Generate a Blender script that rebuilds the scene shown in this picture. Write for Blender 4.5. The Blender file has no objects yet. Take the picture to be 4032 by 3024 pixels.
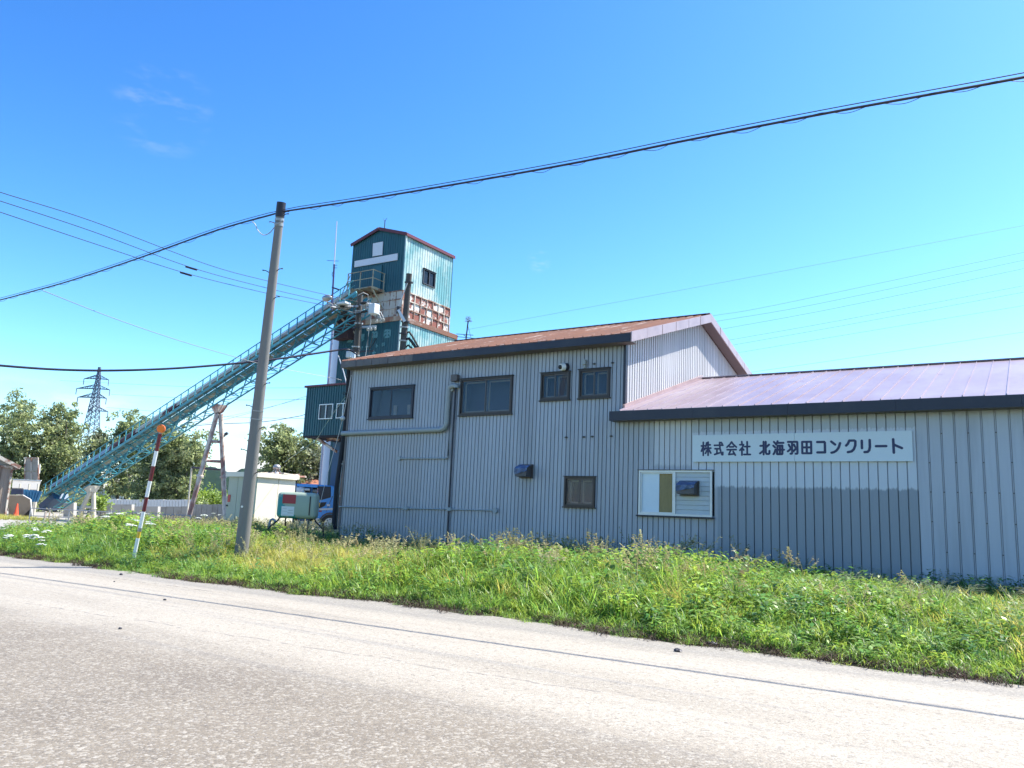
import bpy, math, random, mathutils
import numpy as np
from mathutils import Vector, Matrix
R = math.radians
scene = bpy.context.scene
col = scene.collection
rnd = random.Random(7)

# ---------------------------------------------------------------- camera
YAW, PITCH, ROLL, FOC = R(-33.55), R(9.65), R(2.51), 3130.0
EYE = Vector((0, 0, 1.5))
cy, sy, cp, sp, cr, sr = math.cos(YAW), math.sin(YAW), math.cos(PITCH), math.sin(PITCH), math.cos(ROLL), math.sin(ROLL)
FWD = Vector((sy*cp, cy*cp, sp)); RT0 = Vector((cy, -sy, 0)); UP0 = RT0.cross(FWD)
RT = cr*RT0 + sr*UP0; UP = -sr*RT0 + cr*UP0
cam_d = bpy.data.cameras.new('camera'); cam = bpy.data.objects.new('camera', cam_d); col.objects.link(cam)
cam_d.sensor_width = 36; cam_d.sensor_fit = 'HORIZONTAL'; cam_d.lens = 36*FOC/4032
cam_d.clip_start = 0.1; cam_d.clip_end = 6000
cam.matrix_world = Matrix(((RT.x, UP.x, -FWD.x, EYE.x), (RT.y, UP.y, -FWD.y, EYE.y), (RT.z, UP.z, -FWD.z, EYE.z), (0, 0, 0, 1)))
scene.camera = cam

# ---------------------------------------------------------------- sun, sky, exposure
SUN_AZ, SUN_EL = R(41), R(56.5)          # clockwise from +Y
SUN_DIR = Vector((math.sin(SUN_AZ)*math.cos(SUN_EL), math.cos(SUN_AZ)*math.cos(SUN_EL), math.sin(SUN_EL)))
sd = bpy.data.lights.new('sun', 'SUN'); sd.energy = 5.0; sd.angle = R(0.5); sd.color = (1.0, 0.945, 0.84)
so = bpy.data.objects.new('sun', sd); col.objects.link(so)
so.rotation_euler = SUN_DIR.to_track_quat('Z', 'Y').to_euler(); so.location = (20, 30, 60)
world = bpy.data.worlds.new('World'); scene.world = world; world.use_nodes = True
wn, wl = world.node_tree.nodes, world.node_tree.links
wn.clear()
w_out = wn.new('ShaderNodeOutputWorld'); w_bg = wn.new('ShaderNodeBackground'); w_sky = wn.new('ShaderNodeTexSky')
w_sky.sky_type = 'NISHITA'; w_sky.sun_disc = False
w_sky.sun_elevation = SUN_EL; w_sky.sun_rotation = SUN_AZ
w_sky.air_density = 1.0; w_sky.dust_density = 0.6; w_sky.ozone_density = 2.0; w_sky.altitude = 0
# the camera's rendering of this sky: more contrast between zenith and horizon than the plain model, channel by channel
w_sep = wn.new('ShaderNodeSeparateColor'); w_hsv = wn.new('ShaderNodeCombineColor'); wl.new(w_sky.outputs[0], w_sep.inputs[0])
for i_, (a_, g_) in enumerate(((.262, 2.0), (.51, 1.6), (.87, 1.3))):
    pw = wn.new('ShaderNodeMath'); pw.operation = 'POWER'; pw.inputs[1].default_value = g_; wl.new(w_sep.outputs[i_], pw.inputs[0])
    mu = wn.new('ShaderNodeMath'); mu.operation = 'MULTIPLY'; mu.inputs[1].default_value = a_; wl.new(pw.outputs[0], mu.inputs[0]); wl.new(mu.outputs[0], w_hsv.inputs[i_])
w_bg.inputs[1].default_value = 0.10
# clouds: thin wisps high up on the left and a low white bank near the horizon
tc = wn.new('ShaderNodeTexCoord')
def wmath(op, a, b=None, c=None):
    n = wn.new('ShaderNodeMath'); n.operation = op
    for i, v in enumerate((a, b, c)):
        if v is None: continue
        if isinstance(v, (int, float)): n.inputs[i].default_value = v
        else: wl.new(v, n.inputs[i])
    return n.outputs[0]
def wnoise(scale, vec_scale, detail=6, rot=(0, 0, 0), rough=.55):
    m = wn.new('ShaderNodeMapping'); m.inputs['Scale'].default_value = vec_scale; m.inputs['Rotation'].default_value = rot
    wl.new(tc.outputs['Generated'], m.inputs[0])
    n = wn.new('ShaderNodeTexNoise'); n.inputs['Scale'].default_value = scale; n.inputs['Detail'].default_value = detail
    n.inputs['Roughness'].default_value = rough
    wl.new(m.outputs[0], n.inputs[0]); return n.outputs[0]
def wramp(v, a, b):
    n = wn.new('ShaderNodeMapRange'); n.interpolation_type = 'SMOOTHSTEP'; n.inputs[1].default_value = a; n.inputs[2].default_value = b
    wl.new(v, n.inputs[0]); return n.outputs[0]
def wdot(v):
    n = wn.new('ShaderNodeVectorMath'); n.operation = 'DOT_PRODUCT'; v = Vector(v).normalized(); n.inputs[1].default_value = v
    nn = wn.new('ShaderNodeVectorMath'); nn.operation = 'NORMALIZE'; wl.new(tc.outputs['Generated'], nn.inputs[0])
    wl.new(nn.outputs[0], n.inputs[0]); return n.outputs['Value']
def raydir(x, y):                       # direction of a point of the photograph (2212 px wide)
    return (FWD + RT*((x*1.8228-2016)/FOC) - UP*((y*1.8228-1512)/FOC))
sepw = wn.new('ShaderNodeSeparateXYZ'); wl.new(tc.outputs['Generated'], sepw.inputs[0])
low = wmath('MULTIPLY', wramp(sepw.outputs[2], 0.145, 0.05), wramp(wnoise(5.5, (1, 1, 2.6), 7), 0.45, 0.56))
low = wmath('MULTIPLY', low, wramp(wdot(raydir(360, 1000)), 0.955, 0.985))
w1 = wmath('MULTIPLY', wramp(wdot(raydir(350, 235)), 0.9982, 0.9997), wramp(wnoise(16, (1, 1, 3.2), 7, (0.2, 0.5, 0.4), .6), 0.47, 0.72))
w2 = wmath('MULTIPLY', wramp(wdot(raydir(1165, 563)), 0.99985, 0.99999), wramp(wnoise(60, (1, 1, 3), 6), .45, .75))
hi = wmath('MULTIPLY', wmath('ADD', w1, w2), 0.13)
cl = wmath('MINIMUM', wmath('ADD', wmath('MULTIPLY', low, 0.9), hi), 1.0)
w_mix = wn.new('ShaderNodeMix'); w_mix.data_type = 'RGBA'; wl.new(cl, w_mix.inputs[0])
wl.new(w_hsv.outputs[0], w_mix.inputs[6]); w_mix.inputs[7].default_value = (5.4, 5.4, 5.4, 1)
wl.new(w_mix.outputs[2], w_bg.inputs[0]); wl.new(w_bg.outputs[0], w_out.inputs[0])
vs = scene.view_settings
vs.view_transform = 'Standard'; vs.look = 'None'; vs.exposure = 1.2; vs.gamma = 1; vs.use_curve_mapping = False
scene.cycles.max_bounces = 8; scene.cycles.transparent_max_bounces = 12
scene.cycles.sample_clamp_indirect = 8

# ---------------------------------------------------------------- placing helpers: a point of the photograph onto a plane of the place
def onY(x, y, Y): r = raydir(x, y); return EYE + r*(Y/r.y)
def onX(x, y, X): r = raydir(x, y); return EYE + r*(X/r.x)
def onZ(x, y, Z): r = raydir(x, y); return EYE + r*((Z-EYE.z)/r.z)
def at(x, y, dep): return EYE + raydir(x, y)*dep
def seg(ox, oy, k): return lambda x, y: ((ox+x/k)/1.8228, (oy+y/k)/1.8228)
q2 = seg(1100, 800, 2.37); q3 = seg(850, 1400, 2.0738); q5 = seg(2300, 1200, 1.58); q6 = seg(3000, 1300, 1.58)
qa = seg(0, 1300, 1.659); qw = seg(2050, 1400, 2.37); ql = seg(0, 1500, 2.552); qm = seg(400, 1500, 2.552)
qs = seg(880, 1800, 4.148); qp = seg(1150, 1100, 4.148); qt = seg(850, 780, 4.1475)

# ---------------------------------------------------------------- object helpers
def V(*a): return Vector(a)
def smooth01(t): t = max(0.0, min(1.0, t)); return t*t*(3-2*t)
def ground(x, y):
    far_left = smooth01((-x-24)/22)
    rise = smooth01((y-10.6)/4.2)*0.33
    return rise*(1-far_left*0.85)
def root(name, loc, label, cat, group=None, rz=0):
    o = bpy.data.objects.new(name, None); col.objects.link(o); o.location = loc; o.rotation_euler = (0, 0, rz)
    o.empty_display_size = .2
    tag(o, label, cat, group); return o
def tag(o, label=None, cat=None, group=None, kind=None):
    if label: o['label'] = label
    if cat: o['category'] = cat
    if group: o['group'] = group
    if kind: o['kind'] = kind
    return o
def wpos(o):
    p = Vector((0, 0, 0))
    while o is not None: p = p + o.location; o = o.parent
    return p
class MB:
    def __init__(s): s.v = []; s.f = []; s.m = []; s.mi = 0; s.sm = False
    def face(s, pts):
        n = len(s.v); s.v += [tuple(p) for p in pts]; s.f.append(tuple(range(n, n+len(pts)))); s.m.append(s.mi); return s
    def mesh(s, vs, fs):
        n = len(s.v); s.v += [tuple(p) for p in vs]
        for f in fs: s.f.append(tuple(i+n for i in f)); s.m.append(s.mi)
        return s
    def box(s, a, b):
        x0, x1 = sorted((a[0], b[0])); y0, y1 = sorted((a[1], b[1])); z0, z1 = sorted((a[2], b[2]))
        return s.mesh([(x0,y0,z0),(x1,y0,z0),(x1,y1,z0),(x0,y1,z0),(x0,y0,z1),(x1,y0,z1),(x1,y1,z1),(x0,y1,z1)],
                      [(0,3,2,1),(4,5,6,7),(0,1,5,4),(1,2,6,5),(2,3,7,6),(3,0,4,7)])
    def hexa(s, b, t):   # bottom four corners, top four corners
        return s.mesh(list(b)+list(t), [(3,2,1,0),(4,5,6,7),(0,1,5,4),(1,2,6,5),(2,3,7,6),(3,0,4,7)])
    def bar(s, p, q, w=.05, h=None, up=(0, 0, 1)):
        h = h or w; p = Vector(p); q = Vector(q); d = (q-p)
        if d.length < 1e-6: return s
        d.normalize(); u = Vector(up)
        if abs(d.dot(u)) > .98: u = Vector((0, 1, 0))
        a = d.cross(u).normalized()*w/2; b = a.cross(d).normalized()*h/2
        return s.mesh([p-a-b, p+a-b, p+a+b, p-a+b, q-a-b, q+a-b, q+a+b, q-a+b], [(0,3,2,1),(4,5,6,7),(0,1,5,4),(1,2,6,5),(2,3,7,6),(3,0,4,7)])
    def tube(s, pts, r, n=8, cap=True):
        pts = [Vector(p) for p in pts]; rs = r if isinstance(r, (list, tuple)) else [r]*len(pts)
        base = len(s.v); ref = None
        for i, p in enumerate(pts):
            d = (pts[min(i+1, len(pts)-1)]-pts[max(i-1, 0)]).normalized()
            if ref is None: ref = Vector((0, 0, 1)) if abs(d.z) < .9 else Vector((1, 0, 0))
            a = d.cross(ref)
            if a.length < 1e-4: a = d.cross(Vector((0, 1, 0.1)))
            a.normalize(); b = a.cross(d)*-1
            for k in range(n):
                t = 2*math.pi*k/n; s.v.append(tuple(p+(a*math.cos(t)+b*math.sin(t))*rs[i]))
        for i in range(len(pts)-1):
            for k in range(n):
                k2 = (k+1) % n
                s.f.append((base+i*n+k, base+i*n+k2, base+(i+1)*n+k2, base+(i+1)*n+k)); s.m.append(s.mi)
        if cap:
            s.f.append(tuple(base+k for k in range(n))[::-1]); s.m.append(s.mi)
            e = base+(len(pts)-1)*n; s.f.append(tuple(e+k for k in range(n))); s.m.append(s.mi)
        return s
    def ball(s, c, r, n=8, m=5, sq=(1, 1, 1)):
        c = Vector(c); base = len(s.v)
        for j in range(1, m):
            for k in range(n):
                t, p = 2*math.pi*k/n, math.pi*j/m
                s.v.append((c.x+r*sq[0]*math.sin(p)*math.cos(t), c.y+r*sq[1]*math.sin(p)*math.sin(t), c.z+r*sq[2]*math.cos(p)))
        s.v.append((c.x, c.y, c.z+r*sq[2])); s.v.append((c.x, c.y, c.z-r*sq[2]))
        T, B = len(s.v)-2, len(s.v)-1
        for k in range(n):
            k2 = (k+1) % n
            s.f.append((T, base+k, base+k2)); s.m.append(s.mi)
            for j in range(m-2):
                s.f.append((base+j*n+k, base+(j+1)*n+k, base+(j+1)*n+k2, base+j*n+k2)); s.m.append(s.mi)
            s.f.append((B, base+(m-2)*n+k2, base+(m-2)*n+k)); s.m.append(s.mi)
        return s
    def prism(s, pts, d):      # polygon pulled along d
        n = len(pts); d = Vector(d); pts = [Vector(p) for p in pts]
        return s.mesh(pts+[p+d for p in pts], [tuple(range(n))[::-1], tuple(range(n, 2*n))]+[(i, (i+1) % n, n+(i+1) % n, n+i) for i in range(n)])
    def build(s, name, mats, parent=None, smooth=False, local=False, bevel=0):
        me = bpy.data.meshes.new(name)
        off = Vector((0, 0, 0)) if (local or parent is None) else wpos(parent)
        me.from_pydata([(v[0]-off.x, v[1]-off.y, v[2]-off.z) for v in s.v], [], s.f)
        mats = mats if isinstance(mats, (list, tuple)) else [mats]
        for m in mats: me.materials.append(m)
        if len(mats) > 1: me.polygons.foreach_set('material_index', s.m)
        if smooth: me.polygons.foreach_set('use_smooth', [True]*len(me.polygons))
        me.update()
        import bmesh
        if len(s.f) < 20000:
            b = bmesh.new(); b.from_mesh(me); bmesh.ops.recalc_face_normals(b, faces=b.faces); b.to_mesh(me); b.free()
        if smooth:
            try: me.set_sharp_from_angle(angle=R(40))
            except Exception: pass
        o = bpy.data.objects.new(name, me); col.objects.link(o); o.parent = parent
        if bevel:
            bv = o.modifiers.new('bevel', 'BEVEL'); bv.width = bevel; bv.segments = 2; bv.limit_method = 'ANGLE'
        return o
def single(name, mb, mats, label, cat, group=None, kind=None, **k):   # a thing that is one mesh, origin at its base
    xs = [v[0] for v in mb.v]; ys = [v[1] for v in mb.v]; zs = [v[2] for v in mb.v]
    c = Vector(((min(xs)+max(xs))/2, (min(ys)+max(ys))/2, min(zs)))
    mb.v = [(v[0]-c.x, v[1]-c.y, v[2]-c.z) for v in mb.v]
    o = mb.build(name, mats, **k); o.location = c
    return tag(o, label, cat, group, kind)
def copy_tree(o, parent=None, **tags):
    c = o.copy(); col.objects.link(c); c.parent = parent
    for ch in list(o.children): copy_tree(ch, c)
    for k, v in tags.items(): c[k] = v
    return c

# ---------------------------------------------------------------- materials
MATS = {}
def mat(name, c, rough=.6, metal=0.0, c2=None, scale=3.0, amt=(.42, .62), stretch=(1, 1, 1), bump=0.0, bscale=40, spec=.5,
        var=.08, c3=None, amt3=(.6, .7), scale3=8.0, stretch3=None, trans=0.0, coord='pos', isl=0.0):
    m = bpy.data.materials.new(name); m.use_nodes = True; n, l = m.node_tree.nodes, m.node_tree.links
    b = n['Principled BSDF']; b.inputs['Roughness'].default_value = rough; b.inputs['Metallic'].default_value = metal
    b.inputs['Specular IOR Level'].default_value = spec
    if coord == 'pos': g = n.new('ShaderNodeNewGeometry'); src = g.outputs['Position']
    else: g = n.new('ShaderNodeTexCoord'); src = g.outputs['Object']
    def noise(sc, st, det=5, r=.6):
        mp = n.new('ShaderNodeMapping'); mp.inputs['Scale'].default_value = st; l.new(src, mp.inputs[0])
        t = n.new('ShaderNodeTexNoise'); t.inputs['Scale'].default_value = sc; t.inputs['Detail'].default_value = det; t.inputs['Roughness'].default_value = r
        l.new(mp.outputs[0], t.inputs[0]); return t.outputs[0]
    def ramp(v, a, b_):
        t = n.new('ShaderNodeMapRange'); t.inputs[1].default_value = a; t.inputs[2].default_value = b_; l.new(v, t.inputs[0]); return t.outputs[0]
    def mixc(f, a, b_):
        t = n.new('ShaderNodeMix'); t.data_type = 'RGBA'; l.new(f, t.inputs[0])
        for i, q in ((6, a), (7, b_)):
            if isinstance(q, tuple): t.inputs[i].default_value = (*q, 1)
            else: l.new(q, t.inputs[i])
        return t.outputs[2]
    dk = tuple(x*(1-var*2) for x in c); lt = tuple(min(1, x*(1+var)) for x in c)
    out = mixc(noise(scale*2.3, stretch, 6), dk, lt)
    if c2: out = mixc(ramp(noise(scale, stretch, 8, .65), *amt), out, c2)
    if c3: out = mixc(ramp(noise(scale3, stretch3 or stretch, 8, .7), *amt3), out, c3)
    if isl:
        gg = n.new('ShaderNodeNewGeometry'); hs = n.new('ShaderNodeHueSaturation')
        mr = n.new('ShaderNodeMapRange'); mr.inputs[3].default_value = 1-isl; mr.inputs[4].default_value = 1+isl
        l.new(gg.outputs['Random Per Island'], mr.inputs[0]); l.new(mr.outputs[0], hs.inputs['Value']); l.new(out, hs.inputs['Color']); out = hs.outputs[0]
    l.new(out, b.inputs['Base Color'])
    if bump:
        bp = n.new('ShaderNodeBump'); bp.inputs['Strength'].default_value = bump; bp.inputs['Distance'].default_value = .02
        l.new(noise(bscale, (1, 1, 1), 4), bp.inputs['Height']); l.new(bp.outputs[0], b.inputs['Normal'])
    if trans:
        tr = n.new('ShaderNodeBsdfTranslucent'); ms = n.new('ShaderNodeMixShader'); ms.inputs[0].default_value = trans
        hv = n.new('ShaderNodeHueSaturation'); hv.inputs['Value'].default_value = 2.1; hv.inputs['Hue'].default_value = .485; hv.inputs['Saturation'].default_value = 1.1
        l.new(out, hv.inputs['Color']); l.new(hv.outputs[0], tr.inputs[0])
        l.new(b.outputs[0], ms.inputs[1]); l.new(tr.outputs[0], ms.inputs[2]); l.new(ms.outputs[0], n['Material Output'].inputs[0])
    MATS[name] = m; return m

# silver siding of the two buildings; the repainted light area of the low one is paint with a brushed lower edge
def siding_material(name, base, patches=(), var=.10, metal=.2, rough=.5):
    m = mat(name, base, rough=rough, metal=metal, scale=.9, stretch=(3.2, 3.2, .22), var=var, c2=tuple(x*.72 for x in base), amt=(.50, .85), bump=.12, bscale=2.2, c3=tuple(x*.66 for x in base), amt3=(.64, .82), scale3=.8, stretch3=(5, 5, .12))
    n, l = m.node_tree.nodes, m.node_tree.links; b = n['Principled BSDF']
    src = b.inputs['Base Color'].links[0].from_socket
    oi = n.new('ShaderNodeObjectInfo'); mr_ = n.new('ShaderNodeMapRange'); mr_.inputs[3].default_value = .93; mr_.inputs[4].default_value = 1.05; l.new(oi.outputs['Random'], mr_.inputs[0])
    hs_ = n.new('ShaderNodeHueSaturation'); l.new(mr_.outputs[0], hs_.inputs['Value']); l.new(src, hs_.inputs['Color']); src = hs_.outputs[0]
    g = n.new('ShaderNodeNewGeometry'); sp_ = n.new('ShaderNodeSeparateXYZ'); l.new(g.outputs['Position'], sp_.inputs[0])
    nz = n.new('ShaderNodeTexNoise'); nz.inputs['Scale'].default_value = 6; nz.inputs['Detail'].default_value = 6
    mp = n.new('ShaderNodeMapping'); mp.inputs['Scale'].default_value = (3, 3, .5); l.new(g.outputs['Position'], mp.inputs[0]); l.new(mp.outputs[0], nz.inputs[0])
    def mth(op, a, bb):
        q = n.new('ShaderNodeMath'); q.operation = op
        for i, v in enumerate((a, bb)):
            if isinstance(v, (int, float)): q.inputs[i].default_value = v
            else: l.new(v, q.inputs[i])
        return q.outputs[0]
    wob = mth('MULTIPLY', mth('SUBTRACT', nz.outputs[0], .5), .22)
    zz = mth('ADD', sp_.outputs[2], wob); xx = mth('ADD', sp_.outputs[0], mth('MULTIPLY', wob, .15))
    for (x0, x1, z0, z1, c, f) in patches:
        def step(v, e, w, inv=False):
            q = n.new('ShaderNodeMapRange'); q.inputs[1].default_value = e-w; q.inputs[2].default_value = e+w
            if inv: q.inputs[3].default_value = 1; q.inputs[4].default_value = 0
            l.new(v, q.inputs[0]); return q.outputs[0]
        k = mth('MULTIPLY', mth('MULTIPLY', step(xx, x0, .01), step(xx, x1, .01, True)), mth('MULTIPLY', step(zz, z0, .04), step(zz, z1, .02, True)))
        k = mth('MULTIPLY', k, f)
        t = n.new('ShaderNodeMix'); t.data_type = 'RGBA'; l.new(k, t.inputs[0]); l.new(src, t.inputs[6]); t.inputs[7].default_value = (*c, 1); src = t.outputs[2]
    l.new(src, b.inputs['Base Color']); return m

zP = onY(1800, 1055, 20).z
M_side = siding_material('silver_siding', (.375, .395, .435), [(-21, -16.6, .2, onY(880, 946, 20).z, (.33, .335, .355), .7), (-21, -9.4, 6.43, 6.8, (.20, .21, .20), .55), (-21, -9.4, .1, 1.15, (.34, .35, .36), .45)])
xs0 = onY(*q5(670, 900), 20).x; xs1 = onY(*q6(960, 600), 20).x
M_side_low = siding_material('silver_siding_low', (.375, .395, .435),
    [(onY(*q5(435, 900), 20).x, xs0, onY(*q5(500, 1000), 20).z, 4.4, (.52, .53, .56), .8),
     (xs0, xs1, onY(*q5(900, 790), 20).z, 4.5, (.40, .43, .47), .85),
     (xs0, xs1, zP, onY(*q5(900, 790), 20).z, (.54, .565, .61), .9),
     (onY(*q5(830, 1200), 20).x, xs1, -.5, zP, (.24, .265, .30), .9)])
M_side_new = siding_material('silver_siding_new', (.42, .44, .49), [(-1.3, -.7, .2, .75, (.36, .38, .40), .7)], var=.03)
M_gable = siding_material('gable_siding', (.48, .48, .50), var=.08, metal=0, rough=.6)
M_navy = mat('fascia_dark', (.030, .032, .048), rough=.45, metal=.3, scale=1, var=.1, c2=(.05, .05, .06), amt=(.5, .8))
M_fgrey = mat('fascia_faded', (.115, .10, .10), rough=.55, scale=1.5, var=.15, c2=(.16, .14, .13), amt=(.45, .7))
M_rake = mat('fascia_copper_brown', (.40, .29, .285), rough=.38, metal=.3, scale=1.5, var=.08, c2=(.30, .21, .21), amt=(.45, .7))
M_soffit = mat('soffit_brown', (.13, .10, .10), rough=.6, var=.1)
M_rust = mat('rusty_roof', (.20, .083, .048), rough=.7, scale=1.2, stretch=(2.4, .18, .5), var=.18, c2=(.15, .07, .05), amt=(.48, .62),
             c3=(.38, .30, .27), amt3=(.57, .66), scale3=1.6, stretch3=(3.5, .2, .5), bump=.2)
M_purple = mat('brown_roof_paint', (.29, .22, .25), rough=.36, metal=.25, scale=.7, stretch=(1.2, .5, 1), var=.08, c2=(.34, .28, .31), amt=(.4, .65),
               c3=(.22, .14, .14), amt3=(.60, .74), scale3=2.0, bump=.12, bscale=1.6)
M_bronze = mat('bronze_frame', (.045, .035, .032), rough=.4, metal=.4, var=.15)
M_bronze2 = mat('bronze_sash', (.10, .085, .08), rough=.45, metal=.4, var=.15)
M_alu = mat('aluminium', (.55, .57, .58), rough=.4, metal=.5, var=.06)
M_white = mat('white_paint', (.78, .78, .76), rough=.5, var=.05, c2=(.66, .66, .62), amt=(.55, .8))
M_cream = mat('cream_sash', (.62, .60, .55), rough=.5, var=.05)
M_conduit = mat('conduit_grey', (.33, .355, .36), rough=.5, var=.08)
M_dark = mat('dark_void', (.02, .022, .028), rough=.9)
M_room = mat('room_inside', (.15, .22, .38), rough=.9, var=.1)  # blue tint stands in for sky reflected in the panes
M_curt = mat('curtain', (.30, .29, .27), rough=.95, scale=12, stretch=(4, 4, .2), var=.2)
M_black = mat('cable_black', (.012, .012, .035), rough=.5)
M_conc = mat('pole_concrete', (.20, .195, .19), rough=.85, scale=2, stretch=(1, 1, .3), var=.1, c2=(.18, .175, .17), amt=(.45, .7), bump=.3, bscale=60)
M_conc2 = mat('pole_concrete_dark', (.085, .078, .072), rough=.85, scale=2, stretch=(1, 1, .3), var=.12, c2=(.06, .055, .05), amt=(.45, .7))
M_steel = mat('galvanised', (.36, .37, .38), rough=.45, metal=.6, var=.1)
M_dsteel = mat('dark_steel', (.05, .05, .06), rough=.5, metal=.4)
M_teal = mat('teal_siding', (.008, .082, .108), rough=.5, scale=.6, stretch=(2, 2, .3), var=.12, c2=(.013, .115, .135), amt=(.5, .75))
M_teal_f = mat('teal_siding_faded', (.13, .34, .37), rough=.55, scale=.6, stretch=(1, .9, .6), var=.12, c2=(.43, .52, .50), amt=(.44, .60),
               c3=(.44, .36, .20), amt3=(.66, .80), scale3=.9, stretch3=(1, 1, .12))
M_band = mat('white_rust_plate', (.55, .53, .47), rough=.7, scale=1.3, var=.08, c2=(.28, .12, .08), amt=(.56, .60), c3=(.45, .36, .26), amt3=(.56, .75), scale3=1.0, stretch3=(1.5, 1.5, .3))
M_band2 = mat('rust_white_plate', (.62, .60, .56), rough=.7, scale=1.2, var=.08, c2=(.22, .065, .045), amt=(.46, .51), c3=(.33, .13, .09), amt3=(.6, .7), scale3=2.2)
M_bandrib = mat('rusty_rib', (.24, .12, .085), rough=.75, scale=1.6, var=.15, c2=(.50, .46, .40), amt=(.45, .55))
M_ledge = mat('rusty_ledge', (.50, .42, .30), rough=.7, scale=1.0, stretch=(1, 1, .4), var=.1, c2=(.30, .13, .08), amt=(.50, .62))
M_redtrim = mat('red_trim', (.12, .018, .03), rough=.5, var=.1)
M_bluep = mat('blue_lower_wall', (.012, .075, .17), rough=.5, scale=1, stretch=(2, 2, .3), var=.1)
M_blue = mat('truck_blue', (.06, .34, .80), rough=.25, var=.04)
M_blue2 = mat('pale_blue_paint', (.05, .30, .42), rough=.5, scale=2, var=.12, c2=(.03, .20, .30), amt=(.5, .7))
M_conv = mat('conveyor_teal', (.05, .27, .33), rough=.45, scale=1.5, var=.12, c2=(.12, .42, .47), amt=(.5, .7))
M_convcov = mat('conveyor_cover', (.46, .43, .36), rough=.6, scale=1.1, var=.1, c2=(.25, .12, .08), amt=(.58, .68))
M_convpan = mat('conveyor_cream', (.32, .30, .22), rough=.7, scale=1.6, var=.15, c2=(.07, .16, .17), amt=(.44, .54))
M_belt = mat('belt_maroon', (.14, .05, .05), rough=.8, var=.1)
M_rustp = mat('rusty_pipe', (.33, .17, .14), rough=.7, scale=1.6, stretch=(1, 1, .6), var=.15, c2=(.60, .54, .47), amt=(.42, .58))
M_palep = mat('pale_pipe', (.58, .53, .43), rough=.7, scale=1.5, stretch=(1, 1, .5), var=.1, c2=(.36, .2, .12), amt=(.58, .7))
M_silo = mat('silo_white', (.60, .64, .74), rough=.45, var=.04)
M_shed = mat('shed_cream', (.70, .66, .55), rough=.6, scale=.9, var=.05, c2=(.60, .56, .46), amt=(.5, .8))
M_shedroof = mat('shed_roof', (.34, .17, .12), rough=.7, scale=2, var=.1, c2=(.55, .5, .43), amt=(.5, .6))
M_tank = mat('tank_paint', (.29, .36, .29), rough=.5, scale=1.2, var=.08, c2=(.01, .22, .24), amt=(.55, .57))
M_red = mat('red_panel', (.33, .03, .04), rough=.5, var=.08)
M_label = mat('paper_white', (.60, .64, .66), rough=.6, var=.06, c2=(.45, .5, .52), amt=(.6, .7), scale=8)
M_black2 = mat('black_paint', (.02, .02, .02), rough=.5)
M_snow_r = mat('pole_maroon', (.14, .02, .03), rough=.5, var=.05)
M_snow_w = mat('pole_white', (.80, .82, .84), rough=.45, var=.03)
M_orange = mat('orange_reflector', (.75, .16, .03), rough=.5)
M_yel = mat('yellow_sticker', (.75, .50, .06), rough=.5)
M_pylon = mat('pylon_steel', (.16, .17, .24), rough=.5, metal=.3)
M_wood = mat('weathered_boards', (.34, .27, .22), rough=.85, scale=1.2, stretch=(3, 3, .2), var=.2, c2=(.13, .09, .07), amt=(.50, .66))
M_roofbrown = mat('roof_brown', (.13, .10, .09), rough=.7, var=.1)
M_greypl = mat('grey_plate', (.30, .29, .26), rough=.7, scale=1, var=.08, c2=(.22, .2, .17), amt=(.5, .7))
M_block = mat('concrete_block', (.42, .40, .36), rough=.9, scale=.8, var=.08, c2=(.27, .25, .22), amt=(.5, .7), bump=.2, bscale=20)
M_whitesheet = mat('white_sheet', (.62, .62, .60), rough=.6, var=.05)
M_trunk = mat('bark', (.10, .085, .07), rough=.95, scale=4, var=.2)
M_leaf = mat('poplar_leaves', (.17, .21, .10), rough=.5, scale=.35, var=.2, c2=(.22, .25, .14), amt=(.45, .65), trans=.6, isl=.4)
M_leafgrey = mat('silver_leaves', (.27, .30, .20), rough=.55, scale=.5, var=.2, c2=(.07, .10, .045), amt=(.5, .6), trans=.3, isl=.4)
M_leafbush = mat('bush_leaves', (.20, .29, .06), rough=.55, scale=.5, var=.2, trans=.35, isl=.4)
M_hill = mat('hill_forest', (.022, .046, .030), rough=.95, spec=.02, scale=.05, var=.25, c2=(.013, .028, .022), amt=(.4, .6), bump=1.0, bscale=.25)
def glass(name, c=(.03, .05, .09), rough=.03):
    m = bpy.data.materials.new(name); m.use_nodes = True; b = m.node_tree.nodes['Principled BSDF']
    b.inputs['Base Color'].default_value = (*c, 1); b.inputs['Roughness'].default_value = rough
    b.inputs['IOR'].default_value = 1.55; b.inputs['Alpha'].default_value = .35
    return m
M_glass = glass('window_glass'); M_glassd = glass('dark_glass', (.015, .02, .03)); M_glassd.node_tree.nodes['Principled BSDF'].inputs['Alpha'].default_value = 1; M_glassd.node_tree.nodes['Principled BSDF'].inputs['Specular IOR Level'].default_value = .25

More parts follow.
